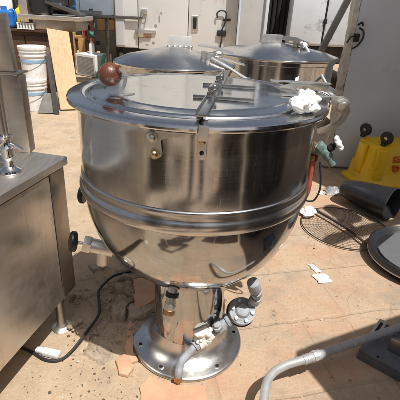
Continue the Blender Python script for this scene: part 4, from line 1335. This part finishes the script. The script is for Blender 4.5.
m.box((-1.88, 5.78, 1.155), (0.44, 0.34, 0.012), 0.003, Matrix.Rotation(R(17), 3, 'Y')).box((-1.88, 5.61, 1.165), (0.44, 0.012, 0.035), 0.003, Matrix.Rotation(R(17), 3, 'Y'))
m.box((-1.70, 5.78, 1.085), (0.05, 0.30, 0.026), 0.004)
tag(m.build('baking_tray', loc=(-1.9, 5.78, 1.07)), 'dark sheet metal tray tilted on the old steel sink', 'tray')

m = mb(M['yellow'])
m.lathe([(0, 0), (0.085, 0), (0.09, 0.015), (0.09, 0.17), (0.07, 0.22), (0.03, 0.25), (0.03, 0.28), (0, 0.28)], (-2.52, 5.86, 0.891), n=32)
tag(m.build('yellow_bottle', loc=(-2.52, 5.86, 0.891)), 'yellow plastic bottle on the brown counter beside the blue jug', 'bottle')
m = mb(M['blue_plastic'])
m.box((-2.66, 5.72, 1.00), (0.22, 0.15, 0.215), 0.045, seg=4).cyl((-2.68, 5.72, 1.10), (-2.68, 5.72, 1.15), 0.037, n=20)
m.tube([(-2.62, 5.72, 1.09), (-2.56, 5.72, 1.11), (-2.535, 5.72, 1.04), (-2.555, 5.72, 0.96)], 0.016, 10)
tag(m.build('blue_jug', loc=(-2.66, 5.72, 0.891)), 'blue plastic jug on the brown counter at the far left', 'jug')
m = mb(M['white_plastic'])
m.lathe([(0, 0), (0.105, 0), (0.11, 0.01), (0.11, 0.39), (0.09, 0.43), (0.05, 0.45), (0.05, 0.49), (0, 0.49)], (-2.80, 6.0, 0.891), n=32)
tag(m.build('white_container', loc=(-2.80, 6.0, 0.891)), 'tall white plastic container behind the blue jug', 'container')
m = mb(M['white_plastic'])
m.box((-2.37, 5.64, 0.896), (0.22, 0.12, 0.008), 0.002)
for i in range(6):
    m.box((-2.465 + 0.038 * i, 5.64, 0.931), (0.022, 0.12, 0.066), 0.004)
m.box((-2.37, 5.64, 0.966), (0.22, 0.12, 0.008), 0.002)
tag(m.build('plastic_rack', loc=(-2.37, 5.64, 0.891)), 'small white slotted plastic rack at the front edge of the brown counter', 'rack')

# the far corner between counter and truck
t = thing('air_conditioner', 'white window air conditioner box on the ground beyond the pine board', 'air conditioner', (-2.12, 7.85, 0))
rr_ = rz(-32)
m = mb(M['white_plastic']); m.box((-2.12, 7.85, 0.20), (0.52, 0.42, 0.385), 0.02, rr_, 3); m.build('casing', parent=t)
m = mb(M['scuff'])
for i in range(14):
    m.box(Vector((-2.12, 7.85, 0.045 + 0.023 * i)) + rr_ @ Vector((0.0, -0.213, 0)), (0.43, 0.008, 0.012), 0.002, rr_)
m.build('front_grille', parent=t)
m = mb(M['white_plastic'])
m.lathe([(0, 0), (0.048, 0), (0.052, 0.01), (0.052, 0.12), (0.042, 0.17), (0.018, 0.20), (0.018, 0.225), (0, 0.225)], (-2.13, 7.80, 0.393), n=28)
m.use(M['rust_red']).box((-2.12, 7.785, 0.64), (0.035, 0.075, 0.035), 0.008)
tag(m.build('spray_bottle', loc=(-2.13, 7.8, 0.393)), 'white spray bottle standing on the air conditioner', 'bottle')
m = mb(M['tan_wood'])
m.box((-2.72, 8.5, 0.35), (0.16, 0.16, 0.70), 0.01).box((-2.50, 8.5, 0.30), (0.14, 0.14, 0.60), 0.01).box((-2.6, 8.5, 0.62), (0.4, 0.10, 0.06), 0.01)
tag(m.build('wooden_stand', loc=(-2.6, 8.5, 0)), 'tan wooden trestle behind the air conditioner', 'stand')
m = mb(M['rust_red'])
m.lathe([(0.03, 0), (0.16, 0), (0.14, 0.05), (0.09, 0.15), (0.07, 0.5), (0.06, 0.62)], (-2.32, 8.55, 0), n=24)
m.box((-2.36, 8.5, 0.80), (0.20, 0.16, 0.13), 0.03, rz(20)).box((-2.45, 8.5, 0.70), (0.07, 0.12, 0.20), 0.02).cyl((-2.28, 8.5, 0.86), (-2.28, 8.46, 0.98), 0.04)
m.use(M['hole']).cyl((-2.35, 8.425, 0.80), (-2.35, 8.40, 0.80), 0.045)
tag(m.build('meat_grinder', loc=(-2.32, 8.55, 0)), 'rusty red machine on a pedestal in the dark corner left of the truck', 'machine')
t = thing('storage_rack', 'dark metal storage rack in the far corner with a blue bag on top', 'rack', (-2.9, 9.4, 0))
m = mb(M['black_iron']); m.box((-2.9, 9.4, 0.98), (1.5, 0.5, 0.035), 0.004); m.build('shelf_board', parent=t)
m = mb(M['black_iron']); m.box((-2.9, 9.4, 0.45), (1.5, 0.5, 0.035), 0.004); m.build('shelf_board', parent=t)
for x in (-3.62, -2.18):
    for y in (9.18, 9.62):
        m = mb(M['black_iron']); m.box((x, y, 0.75), (0.04, 0.04, 1.5), 0.004); m.build('leg', parent=t)
def lump(name, c, s, seed, mat, label, cat, rough=0.25):
    m = mb(mat)
    m.sphere((0, 0, 0), 1.0, n=40)
    so = Vector((seed, seed * 2.3, 1))
    def f(v):
        n1 = 1 + rough * noise.noise(v * 1.5 + so) + rough * 0.6 * noise.noise(v * 4 + so)
        w = Vector((v.x * s[0], v.y * s[1], max(-0.75, v.z) * s[2])) * n1
        return w + Vector(c)
    m.displace(f)
    return tag(m.build(name, loc=(c[0], c[1], c[2] - 0.75 * s[2]), angle=60), label, cat)
lump('blue_bag', (-2.66, 9.3, 1.14), (0.24, 0.16, 0.17), 3, M['blue_plastic'], 'crumpled blue plastic bag on top of the dark storage rack', 'bag', 0.35)
lump('black_bag', (-3.25, 9.35, 1.10), (0.26, 0.18, 0.14), 9, M['black_plastic'], 'black plastic bag on the storage rack left of the blue bag', 'bag', 0.35)
m = mb(M['green_rope'])
for k in range(4):
    rnd = random.Random(k)
    pts = [(-2.46 + 0.02 * k, 9.10 - 0.01 * k, 1.10)]
    for i in range(6):
        pts.append((-2.44 + rnd.uniform(-0.06, 0.06), 9.08 + rnd.uniform(-0.02, 0.02), 1.02 - 0.085 * i))
    m.tube(pts, 0.013, 8)
tag(m.build('green_rope', loc=(-2.45, 9.08, 0.6)), 'tangle of green rope hanging from the dark storage rack', 'rope')

t = thing('machine_stand', 'blue grey metal machine on a barred stand left of the white truck', 'machine', (-1.75, 6.75, 0))
m = mb(M['blue_grey_paint']); m.box((-1.76, 6.8, 1.36), (0.50, 0.34, 0.56), 0.012); m.build('machine_body', parent=t)
m = mb(M['blue_grey_paint']); m.box((-1.78, 6.618, 1.33), (0.33, 0.022, 0.40), 0.006)
dd = m.build('front_panel', parent=t)
m = mb(M['black_plastic']); m.box((-1.78, 6.602, 1.15), (0.06, 0.012, 0.018), 0.003); m.build('handle', parent=dd)
m = mb(M['dark_steel']); m.box((-1.56, 6.64, 1.062), (0.98, 0.04, 0.035), 0.004).box((-1.56, 6.96, 1.062), (0.98, 0.04, 0.035), 0.004)
m.build('rail', parent=t)
m = mb(M['dark_steel']); m.box((-1.60, 6.80, 0.53), (0.05, 0.05, 1.03), 0.004).box((-1.60, 6.80, 0.012), (0.3, 0.5, 0.024), 0.004); m.build('leg', parent=t)
m = mb(M['olive']); m.box((-2.02, 8.75, 0.38), (0.34, 0.28, 0.76), 0.015)
tag(m.build('olive_crate', loc=(-2.02, 8.75, 0)), 'tall olive grey crate standing below the blue grey machine', 'crate')
m = mb(M['tan_wood']); m.box((-2.05, 8.72, 0.856), (0.34, 0.24, 0.19), 0.008)
tag(m.build('cardboard_box', loc=(-2.05, 8.72, 0.76)), 'small tan carton resting on the olive grey crate', 'box')
m = mb(M['green_rope']); m.cyl((-1.98, 7.55, 0.0), (-1.83, 7.5, 0.42), 0.05, 0.03, n=12)
tag(m.build('green_tube', loc=(-1.98, 7.55, 0)), 'short green tube leaning beside the white air conditioner', 'tube')

# ---------------------------------------------------------------- right side things
# upside-down yellow mop bucket
t = thing('mop_bucket', 'yellow mop bucket lying upside down with casters up by the grey door', 'bucket', (1.58, 3.18, 0))
u = Vector((0.985, 0.17, 0)).normalized(); v = Vector((-0.17, 0.985, 0)).normalized()
O = Vector((1.302, 2.975, 0))
def mop_section(z, ins, w=0.62, d=0.33, r=0.05, n=5):
    pts = []
    for (cx, cy, a0) in ((ins + r, ins + r, 180), (w - ins - r, ins + r, 270), (w - ins - r, d - ins - r, 0), (ins + r, d - ins - r, 90)):
        for k in range(n):
            a = R(a0 + 90 * k / (n - 1))
            pts.append(O + u * (cx + r * math.cos(a)) + v * (cy + r * math.sin(a)) + Vector((0, 0, z)))
    return pts
secs = [(0.0, -0.022), (0.0, -0.030), (0.012, -0.034), (0.026, -0.030), (0.030, -0.010), (0.045, 0.0), (0.17, 0.014), (0.175, 0.020), (0.185, 0.022), (0.33, 0.036), (0.345, 0.042), (0.352, 0.055)]
tt = bmesh.new()
rings = [[tt.verts.new(p_) for p_ in mop_section(z, i_)] for z, i_ in secs]
for A_, B_ in zip(rings, rings[1:]):
    for k in range(len(A_)):
        tt.faces.new((A_[k], A_[(k + 1) % len(A_)], B_[(k + 1) % len(A_)], B_[k]))
tt.faces.new(rings[-1])
m = mb(M['yellow']); m._emb(tt)
for x in (0.10, 0.48):
    m.box(O + u * x + v * 0.016 + Vector((0, 0, 0.20)), (0.09, 0.03, 0.26), 0.012, Matrix((u, v, Vector((0, 0, 1)))).transposed(), 3)
m.box(O + u * 0.012 + v * 0.16 + Vector((0, 0, 0.22)), (0.035, 0.10, 0.24), 0.012, Matrix((u, v, Vector((0, 0, 1)))).transposed(), 3)
m.box(O + u * 0.31 + v * 0.165 + Vector((0, 0, 0.357)), (0.46, 0.20, 0.012), 0.004, Matrix((u, v, Vector((0, 0, 1)))).transposed(), 2)
m.build('bucket_body', parent=t, angle=40)
em = mb(M['emblem'])
def on_face(a, z):
    ins = 0.022 + (z - 0.185) / 0.145 * 0.014 if z > 0.185 else 0.014 * (z - 0.045) / 0.125
    return O + u * a + v * (ins - 0.0015) + Vector((0, 0, z))
q = on_face(0.245, 0.245)
fr = Matrix((u, v, Vector((0, 0, 1)))).transposed()
em.box(q, (0.068, 0.004, 0.052), 0.001, fr @ Matrix.Rotation(R(-6), 3, 'X'))
for (dx, z, w, h_) in ((-0.004, 0.192, 0.050, 0.014), (-0.022, 0.175, 0.016, 0.030), (0.018, 0.172, 0.016, 0.034), (0.0, 0.155, 0.036, 0.012)):
    em.box(on_face(0.245 + dx, z) - v * 0.006, (w, 0.012, h_), 0.001, fr)
em.build('printed_emblem', parent=t)
fig = mb(M['yellow'])
fig.box(q - v * 0.003 + Vector((0.012, 0, 0.012)), (0.012, 0.003, 0.010), 0.001, fr).box(q - v * 0.003 + Vector((-0.004, 0, -0.003)), (0.036, 0.003, 0.007), 0.001, fr @ Matrix.Rotation(R(25), 3, 'Y'))
fig.build('printed_figure', parent=t)
for a, b in ((0.075, 0.30), (0.115, 0.055), (0.42, 0.20), (0.55, 0.06)):
    q = O + u * a + v * b + Vector((0, 0, 0.352))
    m = mb(M['black_iron']); m.cyl(q, q + Vector((0, 0, 0.022)), 0.022, n=16); m.box(q + Vector((0.01, 0, 0.035)), (0.034, 0.036, 0.035), 0.004, rz(50))
    cs = m.build('caster', parent=t)
    m = mb(M['black_rubber'])
    m.lathe([(0.008, -0.013), (0.042, -0.015), (0.050, -0.009), (0.052, 0), (0.050, 0.009), (0.042, 0.015), (0.008, 0.013)], q + Vector((0.014, 0, 0.060)), Vector((0.75, 0.62, 0.1)), 28, closed=True)
    w_ = m.build('wheel', parent=cs)
    m = mb(M['dull_steel']); ax_ = Vector((0.75, 0.62, 0.1)).normalized()
    m.cyl(q + Vector((0.014, 0, 0.060)) - ax_ * 0.019, q + Vector((0.014, 0, 0.060)) + ax_ * 0.019, 0.014, n=12); m.build('hub', parent=w_)

# tipped black bucket and plastic film
ba = Vector((1.055, 2.76, 0.115)); bd = Vector((0.68, -0.72, 0.08)).normalized()
m = mb(M['black_plastic'])
m.lathe([(0, 0.0), (0.05, 0.003), (0.078, 0.012), (0.094, 0.035), (0.104, 0.08), (0.112, 0.14), (0.120, 0.22), (0.127, 0.30), (0.132, 0.355), (0.138, 0.36), (0.138, 0.372), (0.126, 0.376), (0.115, 0.22), (0.098, 0.06), (0.06, 0.022), (0, 0.018)], ba, bd, 72)
m.displace(lambda c: Vector((c.x, c.y, 0.012 + (c.z - 0.012) * (0.78 if c.z > 0 else 0.3))))
bd2 = random.Random(1)
m.displace(lambda c: c + 0.022 * noise.noise_vector(c * 5) * (1 if c.z > 0.02 else 0.2))
tag(m.build('black_bucket', loc=(1.2, 2.57, 0)), 'squashed black plastic bucket tipped on its side in front of the yellow bucket', 'bucket')
crumple('plastic_film', Vector((1.05, 2.90, 0.002)), 0.085, 0.06, 0.05, 11, M['film'], 'crumpled dark grey plastic film behind the tipped black bucket', 'film', 10)

# round black lid with a grey panel
t = thing('round_lid', 'round black lid with a grey inner panel at the right edge beside the wire guard', 'lid', (1.27, 1.93, 0))
c0_ = Vector((1.27, 1.93, 0))
m = mb(M['black_plastic'])
m.lathe([(0, 0.052), (0.255, 0.056), (0.268, 0.066), (0.278, 0.082), (0.288, 0.088), (0.297, 0.083), (0.300, 0.070), (0.294, 0.050), (0.285, 0.040), (0.270, 0.012), (0.262, 0.010), (0, 0.010)], c0_, n=96)
m.build('lid_body', parent=t)
m = mb(M['paper']); m.lathe([(0.286, 0.036), (0.293, 0.038), (0.297, 0.046), (0.292, 0.049), (0.285, 0.046)], c0_, n=96, closed=True); m.build('rim_strip', parent=t)
m = mb(M['slate_panel'])
pl = []
for k in range(25):
    a = R(167 + 298 * k / 24)
    pl.append((0.245 * math.cos(a), 0.245 * math.sin(a)))
m.prism(pl, c0_ + Vector((0, 0, 0.0555)), (1, 0, 0), (0, 1, 0), 0.012, 0.003)
m.build('inner_panel', parent=t)

# wire fan guard lying on the ground with an iron rod across it
t = thing('wire_guard', 'round rusty wire mesh guard lying on the ground by the tipped black bucket', 'guard', (0.95, 2.31, 0))
m = mb(M['black_iron'])
gc = Vector((0.95, 2.31, 0.012))
for k in range(1, 17):
    r_ = 0.278 * k / 16
    n_ = 64
    m.tube([gc + Vector((r_ * math.cos(2 * math.pi * i / n_), r_ * math.sin(2 * math.pi * i / n_), 0.010 * (1 - (k / 16) ** 2))) for i in range(n_ + 1)], 0.0036 if k == 16 else 0.0008, 6, smooth=False)
for k in range(40):
    a = math.pi * 2 * k / 40
    m.tube([gc + Vector((0.03 * math.cos(a), 0.03 * math.sin(a), 0.011)), gc + Vector((0.15 * math.cos(a), 0.15 * math.sin(a), 0.009)), gc + Vector((0.278 * math.cos(a), 0.278 * math.sin(a), 0))], 0.0008, 5, smooth=False)
m.build('wire_mesh', parent=t)
m = mb(M['black_iron']); m.tube([(0.80, 2.50, 0.030), (0.94, 2.26, 0.030), (1.025, 2.03, 0.024), (1.10, 1.80, 0.008)], 0.0085, 10)
tag(m.build('iron_rod', loc=(0.95, 2.25, 0)), 'thin dark iron rod lying across the round wire guard', 'rod')

bundle('paper_cup', Vector((0.735, 2.47, 0.0)), 0.070, 0.060, 0.045, 21, M['cloth'], 'crumpled white plastic cup on the ground beside the wire guard', 'cup', 40)
crumple('paper_scrap', Vector((0.660, 1.742, 0.001)), 0.040, 0.036, 0.020, 31, M['paper'], 'crumpled pale paper scrap alone on the paving right of the kettle', 'scrap', 20, 20)
crumple('paper_scrap', Vector((0.640, 1.835, 0.001)), 0.016, 0.042, 0.012, 33, M['paper'], 'narrow folded paper strip just beyond the bigger paper scrap', 'scrap', 25, 16)
crumple('paper_scrap', Vector((0.93, 2.86, 0.001)), 0.030, 0.022, 0.018, 37, M['paper'], 'tiny white paper scrap on the ground left of the plastic film', 'scrap', 60, 14)

# bent pipe and steel plate in the lower right
t = thing('bent_pipe', 'bent grey metal pipe with a sleeve joint lying in the lower right', 'pipe', (0.5, 1.1, 0))
m = mb(M['pipe_light'])
m.tube([(0.215, 0.66, 0.023), (0.222, 0.76, 0.085), (0.236, 0.87, 0.118), (0.255, 0.956, 0.122), (0.285, 1.006, 0.122), (0.335, 1.043, 0.121), (0.393, 1.069, 0.120), (0.452, 1.094, 0.120)], 0.0150, 20)
m.build('bent_end', parent=t)
pdir = Vector((0.838 - 0.451, 1.267 - 1.09, 0)).normalized()
p0 = Vector((0.452, 1.094, 0.120))
m = mb(M['pipe_grey']); m.cyl(p0 - pdir * 0.02, p0 + pdir * 0.85, 0.0155, n=28)
m.build('straight_pipe', parent=t)
m = mb(M['pipe_light']); m.cyl(p0 - pdir * 0.055, p0 - pdir * 0.012, 0.0175, n=28, bev=0.002).cyl(p0 - pdir * 0.012, p0 + pdir * 0.006, 0.0215, n=8, bev=0.002).cyl(p0 + pdir * 0.006, p0 + pdir * 0.022, 0.019, n=28, bev=0.002)
for k in range(4):
    m.cyl(p0 - pdir * (0.050 - 0.008 * k), p0 - pdir * (0.047 - 0.008 * k), 0.0185, n=28)
m.build('sleeve_joint', parent=t)
A_ = Vector((0.668, 1.212, 0)); du = Vector((0.15, 0.177, 0)).normalized(); dv_ = Vector((0.177, -0.15, 0)).normalized()
t = thing('steel_plate', 'dark steel mounting plate with slots under the grey pipe', 'plate', A_ + du * 0.1 + dv_ * 0.2)
fr2 = Matrix((du, dv_, Vector((0, 0, 1)))).transposed()
m = mb(M['plate_paint'])
m.box(A_ + du * 0.115 + dv_ * 0.24 + Vector((0, 0, 0.040)), (0.23, 0.48, 0.006), 0.002, fr2)
m.box(A_ + du * 0.003 + dv_ * 0.24 + Vector((0, 0, 0.026)), (0.006, 0.48, 0.050), 0.002, fr2)
m.box(A_ + du * 0.227 + dv_ * 0.24 + Vector((0, 0, 0.026)), (0.006, 0.48, 0.050), 0.002, fr2)
m.build('plate_body', parent=t)
m = mb(M['bracket_steel'])
m.box(A_ + du * 0.17 + dv_ * 0.016 + Vector((0, 0, 0.050)), (0.13, 0.034, 0.014), 0.003, fr2)
m.build('slotted_tab', parent=t)
m = mb(M['dull_steel'])
m.box(A_ + du * 0.10 + dv_ * 0.11 + Vector((0, 0, 0.0745)), (0.03, 0.05, 0.062), 0.003, fr2)
m.build('pipe_saddle', parent=t)
m = mb(M['hole'])
m.box(A_ + du * 0.17 + dv_ * 0.016 + Vector((0, 0, 0.0575)), (0.085, 0.012, 0.0025), 0.001, fr2)
m.build('slot', parent=t)
for k in range(3):
    q = A_ + du * 0.02 + dv_ * (0.07 + 0.10 * k) + Vector((0, 0, 0.0425))
    m = mb(M['hole']); m.cyl(q, q + Vector((0, 0, 0.0015)), 0.006, n=16); m.build('bolt_hole', parent=t)

# ---------------------------------------------------------------- by the base: cable, plug, broken tiles
t = thing('power_cable', 'black power cable with a pale plug running over the rubble to the cabinet', 'cable', (-0.45, 1.3, 0))
m = mb(M['black_rubber'])
m.tube([(-0.20, 1.70, 0.030), (-0.28, 1.675, 0.042), (-0.354, 1.641, 0.044), (-0.41, 1.60, 0.045), (-0.446, 1.50, 0.042), (-0.425, 1.413, 0.044), (-0.408, 1.338, 0.042), (-0.43, 1.25, 0.036), (-0.476, 1.148, 0.010), (-0.512, 1.112, 0.007), (-0.564, 1.115, 0.007), (-0.63, 1.150, 0.007), (-0.75, 1.2, 0.007)], 0.0062, 10)
m.build('cord', parent=t)
m = mb(M['white_plastic'])
m.box((-0.545, 1.140, 0.014), (0.072, 0.030, 0.024), 0.008, rz(-12), 3).box((-0.594, 1.151, 0.014), (0.03, 0.020, 0.016), 0.004, rz(-12))
m.build('plug', parent=t)

def shard(poly, z, th, label, seed):
    rnd = random.Random(seed)
    pts = []
    for i, a in enumerate(poly):
        b = poly[(i + 1) % len(poly)]
        a, b = Vector((*a, 0)), Vector((*b, 0))
        n_ = max(1, int((b - a).length / 0.022))
        for k in range(n_):
            q = a + (b - a) * k / n_
            j = 0.0045 if k else 0.0
            pts.append((q.x + rnd.uniform(-j, j), q.y + rnd.uniform(-j, j)))
    m = mb(M['terracotta'])
    cx = sum(p_[0] for p_ in pts) / len(pts); cy = sum(p_[1] for p_ in pts) / len(pts)
    ar = sum(pts[i][0] * pts[(i + 1) % len(pts)][1] - pts[(i + 1) % len(pts)][0] * pts[i][1] for i in range(len(pts)))
    if ar < 0:
        pts = pts[::-1]
    m.prism([(x - cx, y - cy) for x, y in pts], (cx, cy, z), (1, 0, 0), (0, 1, 0), th, 0.0025)
    return tag(m.build('broken_tile', loc=(cx, cy, z), angle=40), label, 'tile', 'broken terracotta tiles round the kettle base')
shard([(-0.306, 1.60), (-0.19, 1.66), (-0.165, 1.485), (-0.21, 1.425), (-0.262, 1.40)], 0.0, 0.040, 'thick broken terracotta block behind the left of the kettle base', 1)
shard([(-0.285, 1.36), (-0.237, 1.37), (-0.250, 1.27), (-0.236, 1.19), (-0.205, 1.13), (-0.235, 1.115), (-0.268, 1.19)], 0.0, 0.013, 'narrow curved terracotta piece against the left edge of the base', 2)
shard([(-0.292, 1.125), (-0.262, 1.158), (-0.236, 1.138), (-0.215, 1.095), (-0.232, 1.055), (-0.266, 1.062)], 0.0, 0.016, 'small loose terracotta chip in front of the rubble', 3)
shard([(-0.182, 1.012), (-0.152, 1.066), (-0.115, 1.050), (-0.06, 1.036), (0.0, 1.032), (0.055, 1.03), (0.075, 0.90), (-0.10, 0.88), (-0.16, 0.93)], 0.0, 0.010, 'wide flat terracotta piece in front of the kettle base', 4)

for o in SC.objects:
    if o.type == 'MESH' and o.data.users > 1:
        pass
